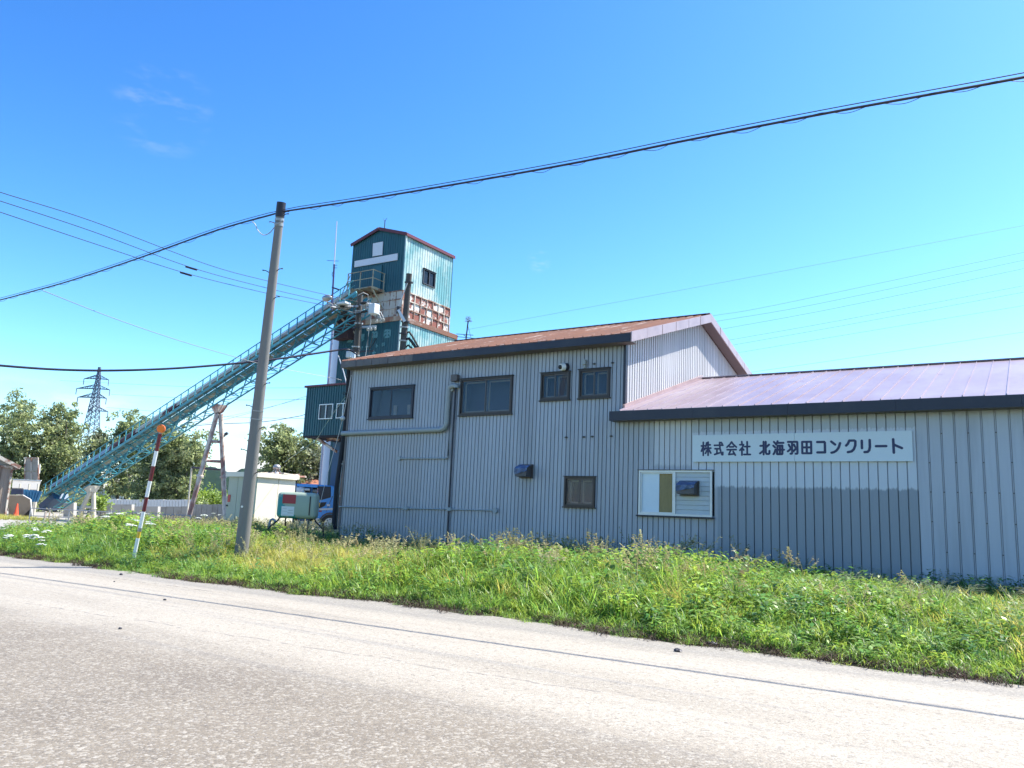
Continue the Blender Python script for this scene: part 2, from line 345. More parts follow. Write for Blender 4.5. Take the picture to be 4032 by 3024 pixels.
# ================================================================ the setting
def grid_sheet(name, xs, ys, zf, m, hole=None, **k):
    vs = [(x, y, zf(x, y)) for y in ys for x in xs]; nx = len(xs); fs = []
    for j in range(len(ys)-1):
        for i in range(nx-1):
            fs.append((j*nx+i, j*nx+i+1, (j+1)*nx+i+1, (j+1)*nx+i))
    mb = MB(); mb.mesh(vs, fs); o = mb.build(name, m, smooth=True); o['kind'] = k.get('kind', 'structure'); return o
M_soil = mat('soil_and_sod', (.060, .050, .034), rough=.95, scale=1.5, var=.2, c2=(.045, .075, .02), amt=(.45, .6), bump=.6, bscale=12)
M_field = mat('meadow', (.075, .11, .04), rough=.95, scale=.15, var=.15, c2=(.12, .13, .06), amt=(.5, .7))
M_yard = mat('yard_gravel', (.30, .285, .26), rough=.95, scale=.5, var=.08, c2=(.22, .21, .18), amt=(.48, .66), bump=.3, bscale=15)
xs = [-3000, -1200, -500, -250, -140] + [-100+i*4 for i in range(14)] + [-44+i*1.5 for i in range(36)] + [12, 20, 40, 100, 400, 1500, 3000]
ys = [-1500, -300, -60, -12, -3.6] + [10.3+i*.45 for i in range(24)] + [22, 24, 27, 32, 40, 50, 62, 80, 120, 200, 400, 900, 1800, 3500]
grid_sheet('ground', xs, ys, lambda x, y: ground(x, y)-.012-(.0 if y > 10.2 else .03), M_soil)
grid_sheet('meadow', [-3000, -1000, -400, -160, -60, 40, 300, 1500, 3000], [75, 100, 160, 300, 700, 1500, 3400], lambda x, y: ground(x, y)-.004, M_field)
# yard of light concrete and gravel: the drive-in on the left and the plant yard behind the buildings
yv = [onZ(-260, 1112, 0), onZ(-260, 1160, 0), onZ(0, 1151, 0), onZ(170, 1143, 0), onZ(250, 1130, .03)]
def yard_sheet():
    mb = MB(); xs_ = [-110+i*3 for i in range(29)]; ys_ = [21+i*2.0 for i in range(24)]
    vs = [(x, y, ground(x, y)+.004) for y in ys_ for x in xs_]; nx = len(xs_)
    fs = [(j*nx+i, j*nx+i+1, (j+1)*nx+i+1, (j+1)*nx+i) for j in range(len(ys_)-1) for i in range(nx-1)]
    mb.mesh(vs, fs); o = mb.build('yard', M_yard, smooth=True); o['kind'] = 'structure'
yard_sheet()
mb = MB(); xs_ = [-110+i*3 for i in range(28)]; ys_ = [11.0, 12, 13, 14, 15, 16.5, 18, 19.5, 21]; nx = len(xs_)
mb.mesh([(x, y, ground(x, y)+.004) for y in ys_ for x in xs_], [(j*nx+i, j*nx+i+1, (j+1)*nx+i+1, (j+1)*nx+i) for j in range(len(ys_)-1) for i in range(nx-1)])
o = mb.build('driveway', M_yard, smooth=True); o['kind'] = 'structure'

# the road: old light asphalt, darker and more speckled on its near side; paving joints and cracks
def road_material():
    m = bpy.data.materials.new('old_asphalt'); m.use_nodes = True; n, l = m.node_tree.nodes, m.node_tree.links
    b = n['Principled BSDF']; b.inputs['Roughness'].default_value = .72; b.inputs['Specular IOR Level'].default_value = .5
    g = n.new('ShaderNodeNewGeometry'); s = n.new('ShaderNodeSeparateXYZ'); l.new(g.outputs['Position'], s.inputs[0])
    def mth(op, a, bb=None):
        q = n.new('ShaderNodeMath'); q.operation = op
        for i, v in enumerate((a, bb)):
            if v is None: continue
            if isinstance(v, (int, float)): q.inputs[i].default_value = v
            else: l.new(v, q.inputs[i])
        return q.outputs[0]
    def noise(sc, st=(1, 1, 1), det=4, r=.6):
        mp = n.new('ShaderNodeMapping'); mp.inputs['Scale'].default_value = st; l.new(g.outputs['Position'], mp.inputs[0])
        t = n.new('ShaderNodeTexNoise'); t.inputs['Scale'].default_value = sc; t.inputs['Detail'].default_value = det; t.inputs['Roughness'].default_value = r
        l.new(mp.outputs[0], t.inputs[0]); return t.outputs[0]
    def ramp(v, a, c, lo=0, hi=1, sm=True):
        t = n.new('ShaderNodeMapRange'); t.interpolation_type = 'SMOOTHSTEP' if sm else 'LINEAR'
        for i, q in enumerate((a, c, lo, hi)): t.inputs[i+1].default_value = q
        l.new(v, t.inputs[0]); return t.outputs[0]
    def mix(f, a, c, bt='MIX'):
        t = n.new('ShaderNodeMix'); t.data_type = 'RGBA'; t.blend_type = bt
        if isinstance(f, (int, float)): t.inputs[0].default_value = f
        else: l.new(f, t.inputs[0])
        for i, q in ((6, a), (7, c)):
            if isinstance(q, tuple): t.inputs[i].default_value = (*q, 1)
            else: l.new(q, t.inputs[i])
        return t.outputs[2]
    x, y = s.outputs[0], s.outputs[1]
    wob = mth('MULTIPLY', mth('SUBTRACT', noise(.8, det=5), .5), .9)
    # soft wavering line between the darker near side and the paler far side
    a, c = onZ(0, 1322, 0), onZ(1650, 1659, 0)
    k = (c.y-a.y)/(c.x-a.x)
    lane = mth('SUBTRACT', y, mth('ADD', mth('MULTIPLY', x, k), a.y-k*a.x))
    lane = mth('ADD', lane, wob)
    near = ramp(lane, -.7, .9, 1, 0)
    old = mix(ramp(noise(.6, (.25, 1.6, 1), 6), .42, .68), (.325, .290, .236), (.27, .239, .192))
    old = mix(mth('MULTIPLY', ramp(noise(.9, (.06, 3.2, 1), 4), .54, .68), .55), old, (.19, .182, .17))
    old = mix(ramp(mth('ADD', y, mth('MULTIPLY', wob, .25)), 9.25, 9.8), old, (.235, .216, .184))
    new = mix(ramp(noise(.7, det=5), .4, .65), (.190, .160, .120), (.160, .133, .099))  # greyer, darker tone of the near side
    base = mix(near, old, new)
    v = n.new('ShaderNodeTexVoronoi'); v.inputs['Scale'].default_value = 62; l.new(g.outputs['Position'], v.inputs[0])
    sepc = n.new('ShaderNodeSeparateColor'); l.new(v.outputs['Color'], sepc.inputs[0])
    v2 = n.new('ShaderNodeTexVoronoi'); v2.inputs['Scale'].default_value = 34; l.new(g.outputs['Position'], v2.inputs[0])
    sepd = n.new('ShaderNodeSeparateColor'); l.new(v2.outputs['Color'], sepd.inputs[0])
    dark = ramp(sepc.outputs[0], .15, .42, 1, 0); light = ramp(sepc.outputs[1], .72, .95)
    amt = mth('ADD', mth('MULTIPLY', near, .10), .28)
    base = mix(mth('MULTIPLY', dark, amt), base, (.075, .066, .057)); base = mix(mth('MULTIPLY', light, amt), base, (.44, .415, .37))
    base = mix(mth('MULTIPLY', ramp(sepd.outputs[2], .86, .96), .38), base, (.40, .37, .31))
    base = mix(mth('MULTIPLY', ramp(sepd.outputs[0], .0, .12, 1, 0), .4), base, (.07, .06, .05))
    # cracks that wander along the road
    def crack(y0, amp, w, x0, x1, seed, slope=0.0):
        mp = n.new('ShaderNodeMapping'); mp.inputs['Location'].default_value = (seed, 0, 0); mp.inputs['Scale'].default_value = (1, 0, 0); l.new(g.outputs['Position'], mp.inputs[0])
        t = n.new('ShaderNodeTexNoise'); t.inputs['Scale'].default_value = 1.1; t.inputs['Detail'].default_value = 7; l.new(mp.outputs[0], t.inputs[0])
        yy = mth('ADD', mth('ADD', mth('MULTIPLY', mth('SUBTRACT', t.outputs[0], .5), amp), y0), mth('MULTIPLY', x, slope))
        d = mth('ABSOLUTE', mth('SUBTRACT', y, yy)); k_ = ramp(d, w*.4, w, 1, 0)
        k_ = mth('MULTIPLY', k_, mth('MULTIPLY', ramp(x, x0, x0+.5), ramp(x, x1-.5, x1, 1, 0)))
        return mth('MULTIPLY', k_, ramp(noise(5, det=3), .45, .55))
    base = mix(mth('MULTIPLY', crack(9.35, .25, .045, -17.5, -12, 3), .7), base, (.10, .09, .08))
    base = mix(mth('MULTIPLY', crack(7.0, .5, .035, -13, -2.5, 11, .07), .6), base, (.13, .12, .11))
    base = mix(mth('MULTIPLY', ramp(mth('ABSOLUTE', mth('SUBTRACT', y, 9.75)), .03, .2, 1, 0), .18), base, (.15, .14, .13))
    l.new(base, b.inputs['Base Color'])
    hs = mth('ADD', mth('MULTIPLY', v.outputs['Distance'], -1.0), mth('MULTIPLY', noise(30, det=3), .5))
    bp = n.new('ShaderNodeBump'); bp.inputs['Strength'].default_value = .55; bp.inputs['Distance'].default_value = .006
    l.new(hs, bp.inputs['Height']); l.new(bp.outputs[0], b.inputs['Normal'])
    return m
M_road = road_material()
def road_edge(x): return 10.42+.16*math.sin(x*.55)+.10*math.sin(x*1.9+1)+.07*math.sin(x*5.1)+.05*math.sin(x*11.3+2)
mb = MB(); xr = [-3000, -900, -300, -120, -60]+[-45+i*.35 for i in range(160)]+[14, 30, 100, 400, 3000]
vs = []; fs = []
for x in xr:
    vs += [(x, -3.2, 0), (x, road_edge(x), 0), (x, road_edge(x)+.06, -.05)]
for i in range(len(xr)-1):
    for j in range(2): fs.append((i*3+j, i*3+3+j, i*3+4+j, i*3+1+j))
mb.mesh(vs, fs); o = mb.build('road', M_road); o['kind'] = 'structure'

# far wooded hills
def hill(name, pts, depth, back, m, seed):
    rr = np.random.RandomState(seed); mb = MB(); vs = []; fs = []; n = 8
    P_ = []
    for i in range(len(pts)-1):
        for t in range(6): P_.append((pts[i][0]+(pts[i+1][0]-pts[i][0])*t/6, pts[i][1]+(pts[i+1][1]-pts[i][1])*t/6))
    P_.append(pts[-1])
    for (x, y) in P_:
        top = at(x, y, depth); top.z += rr.uniform(-.6, .9)*depth/700*.7
        foot = at(x, 1100, depth*.86); d = (top-EYE).normalized(); d.z = 0
        for j in range(n+1):
            t = j/n; p = foot.lerp(top, t); p.z = -1+(top.z+1)*math.sin(t*math.pi/2)+rr.uniform(-1, 1)*depth/700*(.5 if 0 < j < n else .1)
            vs.append(p)
        e = top+d*back; e.z = -2; vs.append(e)
    w = n+2
    for i in range(len(P_)-1):
        for j in range(w-1): fs.append((i*w+j, (i+1)*w+j, (i+1)*w+j+1, i*w+j+1))
    mb.mesh(vs, fs); o = mb.build(name, m, smooth=True); o['kind'] = 'structure'; return o
hill('hill', [(-500, 1045), (-200, 1052), (0, 1062), (200, 1062), (330, 1030), (400, 1012), (440, 1006), (470, 1011), (500, 1022), (520, 1014), (560, 1012), (590, 1018), (640, 1045), (800, 1060), (1100, 1075), (1600, 1110), (2600, 1150)], 900, 500, M_hill, 3)

# ================================================================ profiled sheet siding
def siding(parent, axis, const, out, u0, u1, zlo, zhi, pitch, m, openings=(), ribs=4, gw=.019, gd=.045, name='siding_panel', double=False):
    """vertical profiled sheets: every sheet carries `ribs` ribs and is an object of its own; openings = (u0,u1,z0,z1)"""
    n = max(1, round((u1-u0)/pitch)); pitch = (u1-u0)/n
    def pt(u, d, z): return (u, const+out*d, z) if axis == 'X' else (const+out*d, u, z)
    i = 0
    while i < n:
        mbs = {}; k = min(ribs, n-i); cs = [u0+(j+.5)*pitch for j in range(i, i+k)]
        cut = all(any(o[0] <= c <= o[1] for o in openings) for c in cs)
        for j in range(i, i+k):
            a = u0+j*pitch; b = a+pitch; prof = [(a, 0), (b-gw-.004, 0), (b-gw, -gd), (b-.004, -gd), (b, 0)]
            if double: g2 = .013; prof = [(a, 0), (b-.047, 0), (b-.045, -gd), (b-.045+g2, -gd), (b-.030, -.004), (b-.016, -.004), (b-.014, -gd), (b-.004, -gd), (b-.002, 0), (b, 0)]
            c = (a+b)/2
            spans = [(None, None)]
            ops = sorted([o for o in openings if o[0] <= c <= o[1]], key=lambda o: o[2])
            if ops:
                spans = []; lo = None
                for o in ops: spans.append((lo, o[2])); lo = o[3]
                spans.append((lo, None))
            for si, (lo, hi) in enumerate(spans):
                mb = mbs.setdefault(si if cut else 0, MB())
                for (ua, da), (ub, db) in zip(prof, prof[1:]):
                    la, lb = (zlo(ua), zlo(ub)) if lo is None else (lo, lo)
                    ha, hb = (zhi(ua), zhi(ub)) if hi is None else (hi, hi)
                    if ha-la < .01 and hb-lb < .01: continue
                    mb.face([pt(ua, da, la), pt(ub, db, lb), pt(ub, db, hb), pt(ua, da, ha)])
        for mb in mbs.values():
            if mb.f: mb.build(name, m, parent)
        i += k

# ================================================================ main two-storey building
WY = 20.0; XL, XG = -20.12, -9.47
EZ, EY, RZ, RY = 6.72, 19.55, 8.78, 26.0            # eave top, eave y, ridge z, ridge y
LEZ, LEY, LRZ, LRY = 4.55, 19.58, 6.56, 26.1        # the same for the low building
BY, BZ = 31.6, 7.28                                  # back edge of the main roof
main = root('office_building', (-14.8, 20, .3), 'two-storey silver metal-clad building with a rusty roof and five dark-framed windows', 'building')
def rect(q, pts, Y=WY):
    P_ = [onY(*(q(*p) if q else p), Y) for p in pts]
    return ((P_[0].x+P_[3].x)/2, (P_[1].x+P_[2].x)/2, (P_[2].z+P_[3].z)/2, (P_[0].z+P_[1].z)/2)
q4 = seg(1300, 1200, 1.58); qv = seg(1250, 1350, 2.074)
W1 = rect(qv, [(440, 372), (797, 347), (777, 610), (420, 622)])
W2 = rect(q4, [(818, 468), (1140, 438), (1132, 677), (803, 690)])
W3 = rect(qw, [(195, 168), (465, 150), (460, 405), (190, 425)])
W4 = rect(qw, [(550, 137), (838, 115), (835, 385), (547, 405)])
W5 = rect(qw, [(415, 1130), (703, 1133), (692, 1415), (408, 1410)])
W6 = rect(q5, [(345, 1030), (802, 1033), (797, 1320), (342, 1308)])
ops = [(w[0]+.04, w[1]-.04, w[2]+.03, w[3]-.03) for w in (W1, W2, W3, W4, W5)]
base_z = lambda u: ground(u, 20)-.1
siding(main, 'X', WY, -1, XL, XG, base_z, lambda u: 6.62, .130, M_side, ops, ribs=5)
# right gable wall over the low roof, left gable wall
def rake(y): return RZ-.30-(RY-y)*(RZ-EZ)/(RY-EY) if y < RY else RZ-.30-(y-RY)*(RZ-BZ)/(BY-RY)
lowroof = lambda y: LEZ+.02+(min(y, LRY)-LEY)*(LRZ-LEZ)/(LRY-LEY)-(max(0, y-LRY))*.31
siding(main, 'Y', XG, 1, WY, 31.0, lambda y: max(.3, lowroof(y)-.25), rake, .165, M_gable, ribs=4, gw=.060, gd=.06)
siding(main, 'Y', XL, -1, WY, 31.0, lambda y: .2, rake, .165, M_side, ribs=6)
MB().box((XL-.0, 31.0, .2), (XG, 31.05, rake(31))).build('back_wall', M_side, main)
MB().box((XG-.05, WY-.035, 4.56), (XG+.03, WY+.06, 6.6)).build('corner_trim', M_navy, main)
MB().box((XL-.035, WY-.02, .2), (XL+.05, WY+.06, 6.6)).build('corner_trim', M_fgrey, main)
# flashing where the low roof meets the gable wall
mb = MB(); mb.bar((XG+.03, LEY+.3, lowroof(LEY+.3)+.05), (XG+.03, LRY, lowroof(LRY)+.05), .06, .1); mb.build('wall_flashing', M_rake, main)
# roof sheets
RX0, RX1 = XL-.05, XG+.35
def roof_sheets(parent, x0, x1, pitch, y0, z0, y1, z1, m, th=.03, seam=.035, name='roof_panel', sag=0.0):
    n = round((x1-x0)/pitch); pitch = (x1-x0)/n
    for i in range(n):
        a, b = x0+i*pitch, x0+(i+1)*pitch; e = rnd.uniform(-1, 1)*sag; mb = MB()
        mb.hexa([(a, y0, z0-th+e), (b-.006, y0, z0-th+e), (b-.006, y1, z1-th), (a, y1, z1-th)], [(a, y0, z0+e), (b-.006, y0, z0+e), (b-.006, y1, z1), (a, y1, z1)])
        mb.hexa([(a-.012, y0, z0+.001+e), (a+.012, y0, z0+.001+e), (a+.012, y1, z1+.001), (a-.012, y1, z1+.001)],
                [(a-.008, y0, z0+seam+e), (a+.008, y0, z0+seam+e), (a+.008, y1, z1+seam), (a-.008, y1, z1+seam)])
        mb.build(name, m, parent)
roof_sheets(main, RX0, RX1, .30, EY, EZ, RY, RZ, M_rust, sag=.006)
roof_sheets(main, RX0, RX1, .60, BY, BZ, RY, RZ-.002, M_rust, name='roof_panel')
mb = MB(); mb.bar((RX0, RY, RZ+.03), (RX1, RY, RZ+.03), .2, .03); mb.build('ridge_cap', M_rust, main)
# eave fascia: dark on the right, faded and jointed on the left
xj = onY(893, 770, EY).x
MB().box((xj, EY-.03, EZ-.25), (RX1-.01, EY, EZ-.035)).build('eave_fascia', M_navy, main)
n = 9
for i in range(n):
    a = RX0+(xj-RX0)*i/n; b = RX0+(xj-RX0)*(i+1)/n
    MB().box((a+.006, EY-.03-.006*(i % 2), EZ-.25), (b-.006, EY, EZ-.035)).build('eave_fascia', M_fgrey, main)
MB().box((RX0, EY+.003, EZ-.25), (RX1, WY-.02, EZ-.235)).build('soffit', M_soffit, main)
# rake boards on the sunlit gable, jointed
def rz_(y, dz=0): return (RZ-(RY-y)*(RZ-EZ)/(RY-EY) if y < RY else RZ-(y-RY)*(RZ-BZ)/(BY-RY))+dz
for (ya, yb, n) in ((EY, RY, 6), (RY, BY, 6)):
    for i in range(n):
        a = ya+(yb-ya)*i/n+(.012 if i else 0); b = ya+(yb-ya)*(i+1)/n
        mb = MB(); ox = rnd.uniform(0, .012)
        mb.hexa([(RX1, a, rz_(a, -.27)), (RX1+.03+ox, a, rz_(a, -.27)), (RX1+.03+ox*.3, b, rz_(b, -.27)), (RX1, b, rz_(b, -.27))],
                [(RX1, a, rz_(a, .02)), (RX1+.03+ox, a, rz_(a, .02)), (RX1+.03+ox*.3, b, rz_(b, .02)), (RX1, b, rz_(b, .02))]); mb.build('rake_fascia', M_rake, main)
for ya, yb in ((EY, RY), (RY, BY)):
    mb = MB(); mb.hexa([(XG+.01, ya, rz_(ya, -.27)), (RX1-.002, ya, rz_(ya, -.27)), (RX1-.002, yb, rz_(yb, -.27)), (XG+.01, yb, rz_(yb, -.27))],
                       [(XG+.01, ya, rz_(ya, -.255)), (RX1-.002, ya, rz_(ya, -.255)), (RX1-.002, yb, rz_(yb, -.255)), (XG+.01, yb, rz_(yb, -.255))]); mb.build('rake_soffit', M_soffit, main)
for ya, yb in ((EY, RY), (RY, BY)):
    mb = MB(); mb.hexa([(RX0-.04, ya, rz_(ya, -.25)), (RX0-.002, ya, rz_(ya, -.25)), (RX0-.002, yb, rz_(yb, -.25)), (RX0-.04, yb, rz_(yb, -.25))],
                       [(RX0-.04, ya, rz_(ya, .02)), (RX0-.002, ya, rz_(ya, .02)), (RX0-.002, yb, rz_(yb, .02)), (RX0-.04, yb, rz_(yb, .02))]); mb.build('rake_fascia', M_fgrey, main)

def sliding_window(parent, w, frame, sash, inner=None, curtain=None, bar_r=True, deep=.5):
    x0, x1, z0, z1 = w; y = WY; f = .055; xm = (x0+x1)/2
    wd = MB()
    wd.box((x0, y-.06, z0), (x1, y+.03, z0+f)).box((x0, y-.06, z1-f), (x1, y+.03, z1))
    wd.box((x0, y-.058, z0+f), (x0+f, y+.03, z1-f)).box((x1-f, y-.058, z0+f), (x1, y+.03, z1-f))
    o = wd.build('window', frame, parent)
    MB().box((x0-.03, y-.085, z0-.035), (x1+.03, y, z0-.002)).build('sill', frame, o)
    MB().box((x0-.03, y-.09, z1+.002), (x1+.03, y, z1+.02)).build('drip_edge', frame, o)
    for k, (a, b, yy) in enumerate(((x0+f, xm+.02, y-.005), (xm-.02, x1-f, y-.03))):
        s = MB(); t = .038
        s.box((a, yy-.01, z0+f), (b, yy+.012, z0+f+t)).box((a, yy-.01, z1-f-t), (b, yy+.012, z1-f))
        s.box((a, yy-.009, z0+f+t), (a+t, yy+.012, z1-f-t)).box((b-t, yy-.009, z0+f+t), (b, yy+.012, z1-f-t))
        s.build('sash', sash, o)
        MB().box((a+t, yy-.002, z0+f+t), (b-t, yy+.004, z1-f-t)).build('pane', M_glass, o)
        if inner:
            s = MB(); yy2 = y+.09; t2 = .05
            a2, b2 = a+t+.02, b-t-.01
            s.box((a2, yy2, z0+f+t), (b2, yy2+.02, z0+f+t+t2)).box((a2, yy2, z1-f-t-t2), (b2, yy2+.02, z1-f-t))
            s.box((a2, yy2, z0+f+t), (a2+t2, yy2+.021, z1-f-t)).box((b2-t2, yy2, z0+f+t), (b2, yy2+.021, z1-f-t))
            s.build('inner_sash', inner, o)
        if curtain == k:
            s = MB(); a2, b2 = a+.05, b-.06; npl = 14
            for j in range(npl):
                u, v_ = a2+(b2-a2)*j/npl, a2+(b2-a2)*(j+1)/npl
                s.face([(u, y+.15+.02*(j % 2), z0+.1), (v_, y+.15+.02*((j+1) % 2), z0+.1), (v_, y+.15+.02*((j+1) % 2), z1-.08), (u, y+.15+.02*(j % 2), z1-.08)])
            s.build('curtain', M_curt, o)
    s = MB()     # the room behind: an open box
    s.face([(x0, y+deep, z0), (x1, y+deep, z0), (x1, y+deep, z1), (x0, y+deep, z1)])
    s.face([(x0+.01, y+.032, z0), (x0+.01, y+deep, z0), (x0+.01, y+deep, z1), (x0+.01, y+.032, z1)]).face([(x1-.01, y+.032, z0), (x1-.01, y+deep, z0), (x1-.01, y+deep, z1), (x1-.01, y+.032, z1)])
    s.face([(x0, y+.032, z0+.01), (x1, y+.032, z0+.01), (x1, y+deep, z0+.01), (x0, y+deep, z0+.01)]).face([(x0, y+.032, z1-.01), (x1, y+.032, z1-.01), (x1, y+deep, z1-.01), (x0, y+deep, z1-.01)])
    s.build('room_niche', M_room, o)
    return o
w = sliding_window(main, W1, M_navy, M_navy)
for (u0_, u1_) in ((.34, .42), (.66, .84)):      # white plates stand in for daylit openings seen across the room
    a = W1[0]+(W1[1]-W1[0])*u0_; b = W1[0]+(W1[1]-W1[0])*u1_; h = W1[3]-W1[2]
    MB().box((a, WY+.46, W1[2]+h*.12), (b, WY+.48, W1[2]+h*.48)).build('daylight_plate', M_white, w)
sliding_window(main, W2, M_bronze, M_bronze2, M_cream)
sliding_window(main, W3, M_bronze, M_bronze2, M_cream, curtain=1)
sliding_window(main, W4, M_bronze, M_bronze2, M_cream)
sliding_window(main, W5, M_bronze, M_bronze2, M_cream)

# pipes and fittings on the wall
def wp(q, x, y, off=.06): p = onY(*q(x, y), WY); return (p.x, WY-off, p.z)
def pipe(parent, name, q, pts, r, m, off=.06, n=8):
    P_ = [Vector(wp(q, *p, off)) for p in pts]; out = [P_[0]]
    for a, b, c in zip(P_, P_[1:], P_[2:]):       # rounded bends
        k = min((b-a).length, (c-b).length, r*5)*.5
        out += [b+(a-b).normalized()*k, b+((a-b).normalized()+(c-b).normalized())*k*.28, b+(c-b).normalized()*k]
    out.append(P_[-1]); mb = MB().tube(out, r, n); return mb.build(name, m, parent, smooth=True)
pipe(main, 'conduit', q4, [(88, 803), (733, 778), (748, 507), (797, 507), (797, 520)], .085, M_conduit, .10, 10)
pipe(main, 'conduit', q4, [(440, 957), (738, 956), (762, 530)], .026, M_conduit, .05)
pipe(main, 'conduit', q4, [(62, 1256), (1030, 1280)], .024, M_conduit, .05)
pipe(main, 'dark_conduit', q4, [(787, 520), (770, 780), (737, 1400), (735, 1520)], .028, M_navy, .05)
for (x, y, rr_) in ((438, 957, .065), (1033, 1280, .08), (764, 530, .06)):
    p = wp(q4, x, y, .035); mb = MB(); mb.tube([(p[0], WY-.012, p[2]), (p[0], WY-.09, p[2])], rr_, 12); mb.build('junction_box', M_conduit, main)
for (x, y) in ((478, 1266), (748, 1272)):
    p = wp(q4, x, y); MB().box((p[0]-.09, WY-.1, p[2]-.05), (p[0]+.09, WY-.012, p[2]+.05)).build('junction_box', M_conduit, main, bevel=.008)
p0, p1 = wp(q4, 768, 440), wp(q4, 805, 478); MB().box((p0[0], WY-.16, p1[2]), (p1[0], WY-.014, p0[2])).build('junction_box', M_fgrey, main, bevel=.01)
for (x, y) in ((428, 764), (592, 760), (671, 757), (848, 753), (690, 78), (860, 68)):
    p = wp(qw, x, y); mb = MB(); mb.box((p[0]-.05, WY-.03, p[2]-.012), (p[0]+.05, WY-.012, p[2]+.012)).box((p[0]-.022, WY-.034, p[2]-.026), (p[0]+.018, WY-.013, p[2]+.026)); mb.build('pipe_clip', M_bronze, main)
p = wp(qw, 605, 75); mb = MB(); mb.box((p[0]-.05, WY-.12, p[2]-.05), (p[0]+.05, WY-.014, p[2]+.10)).box((p[0]-.03, WY-.07, p[2]-.14), (p[0]+.03, WY-.015, p[2]-.052)); mb.build('outlet_box', M_conduit, main, bevel=.008)
p = wp(qw, 415, 112)
cm = MB(); cm.tube([(p[0]+.04, WY-.014, p[2]), (p[0]+.02, WY-.10, p[2])], [.13, .11], 16); c_ = cm.build('security_camera', M_navy, main, smooth=True)
MB().tube([(p[0]+.02, WY-.101, p[2]), (p[0]-.03, WY-.20, p[2]-.02)], [.115, .10], 16).build('camera_housing', M_white, c_, smooth=True)
MB().ball((p[0]-.045, WY-.205, p[2]-.02), .066, 14, 8).build('camera_dome', M_black2, c_, smooth=True)

M_tarp = mat('blue_tarp', (.07, .12, .25), rough=.35, scale=5, var=.35, c2=(.18, .26, .42), amt=(.5, .62), bump=.8, bscale=10)
def hood(parent, q, tl, br, flap):
    a, b = onY(*q(*tl), WY), onY(*q(*br), WY); x0, x1, z0, z1 = a.x, b.x, b.z, a.z; y = WY; rr2 = np.random.RandomState(5)
    mb = MB(); mb.prism([(x0, y-.07, z1), (x0, y-.34, z1-.10), (x0, y-.36, z0+.02), (x0, y-.07, z0)], (x1-x0, 0, 0))
    mb.box((x0-.03, y-.07, z0-.03), (x1+.03, y-.013, z1+.03)); o = mb.build('vent_hood', M_bronze2, parent)
    nx_, nz = 9, 8; vs = []
    for j in range(nz):
        for i in range(nx_):
            u, v_ = i/(nx_-1), j/(nz-1); h = z1-z0
            zz = z1+.015-v_*h*(flap-.25*u*(v_)); yy = y-.06-.31*min(1, v_*2.4+.15)-.02*math.sin(u*9+v_*4)-rr2.uniform(0, .02)
            vs.append((x0-.012+u*(x1-x0+.024), yy, zz+rr2.uniform(-.01, .01)))
    MB().mesh(vs, [(j*nx_+i, j*nx_+i+1, (j+1)*nx_+i+1, (j+1)*nx_+i) for j in range(nz-1) for i in range(nx_-1)]).build('tarp_cover', M_tarp, o, smooth=True)
    return o
hood(main, q4, (1192, 1000), (1258, 1075), .85)

# ================================================================ low building
low = root('workshop_building', (-4.5, 20, .3), 'single-storey silver metal-clad building with a glossy brown roof carrying the long name board', 'building')
LX1 = 9.0
for (a, b, pit, m_, g_, gd_, db) in ((XG, xs0, .155, M_side_low, .020, .045, False), (xs0, xs1, .205, M_side_low, .022, .05, False), (xs1, LX1, .262, M_side_new, .030, .035, True)):
    siding(low, 'X', WY, -1, a, b, base_z, lambda u: 4.42, pit, m_, [(W6[0]+.04, W6[1]-.04, W6[2]+.03, W6[3]-.03)], ribs=4, gw=g_, gd=gd_, double=db)
siding(low, 'Y', LX1, 1, WY, 32.2, lambda y: .1, lambda y: lowroof(y)-.06, .25, M_side_new, ribs=6)
MB().box((XG+.1, 32.2, .1), (LX1, 32.25, 4.4)).build('back_wall', M_side_low, low)
mb = MB()      # screws on the new sheets: small raised heads, joined (too small to pick apart singly)
pit = (LX1-xs1)/round((LX1-xs1)/.262)
for j, zz in enumerate((.55, 1.2, 1.85, 2.5, 3.15, 3.8)):
    for i in range(round((LX1-xs1)/.262)):
        if (i+j) % 2 == 0 or j == 3:
            x = xs1+(i+1)*pit-.022; mb.box((x-.012, WY-.012, zz-.012), (x+.012, WY+.003, zz+.012))
mb.build('sheet_screws', M_fgrey, low)['kind'] = 'stuff'
LX0 = -9.72
roof_sheets(low, LX0+.3, LX1+.4, .405, LEY, LEZ, LRY, LRZ, M_purple, seam=.028, sag=.004)
roof_sheets(low, LX0+.3, LX1+.4, .81, 32.6, LRZ-(32.6-LRY)*.31, LRY, LRZ-.003, M_purple, seam=.028)
MB().bar((XG+.05, LRY, LRZ+.02), (LX1+.4, LRY, LRZ+.02), .22, .03).build('ridge_cap', M_purple, low)
n = 8
for i in range(n):
    a = LX0+(LX1+.4-LX0)*i/n; b = LX0+(LX1+.4-LX0)*(i+1)/n
    MB().box((a, LEY-.03-.004*(i % 2), LEZ-.27), (b-.004, LEY, LEZ-.012)).build('eave_fascia', M_navy, low)
MB().box((LX0, LEY+.003, LEZ-.27), (LX0+.02, WY-.03, LEZ-.02)).build('fascia_return', M_navy, low)
MB().box((LX0+.021, LEY+.003, LEZ-.262), (LX1+.4, WY-.02, LEZ-.25)).build('soffit', M_soffit, low)
mb = MB(); mb.hexa([(LX0, LEY-.02, LEZ-.03), (XG-.02, LEY-.02, LEZ-.03), (XG-.02, WY-.02, LEZ+.02), (LX0, WY-.02, LEZ+.02)],
                   [(LX0, LEY-.02, LEZ-.01), (XG-.02, LEY-.02, LEZ-.01), (XG-.02, WY-.02, LEZ+.04), (LX0, WY-.02, LEZ+.04)]); mb.build('eave_cap', M_navy, low)
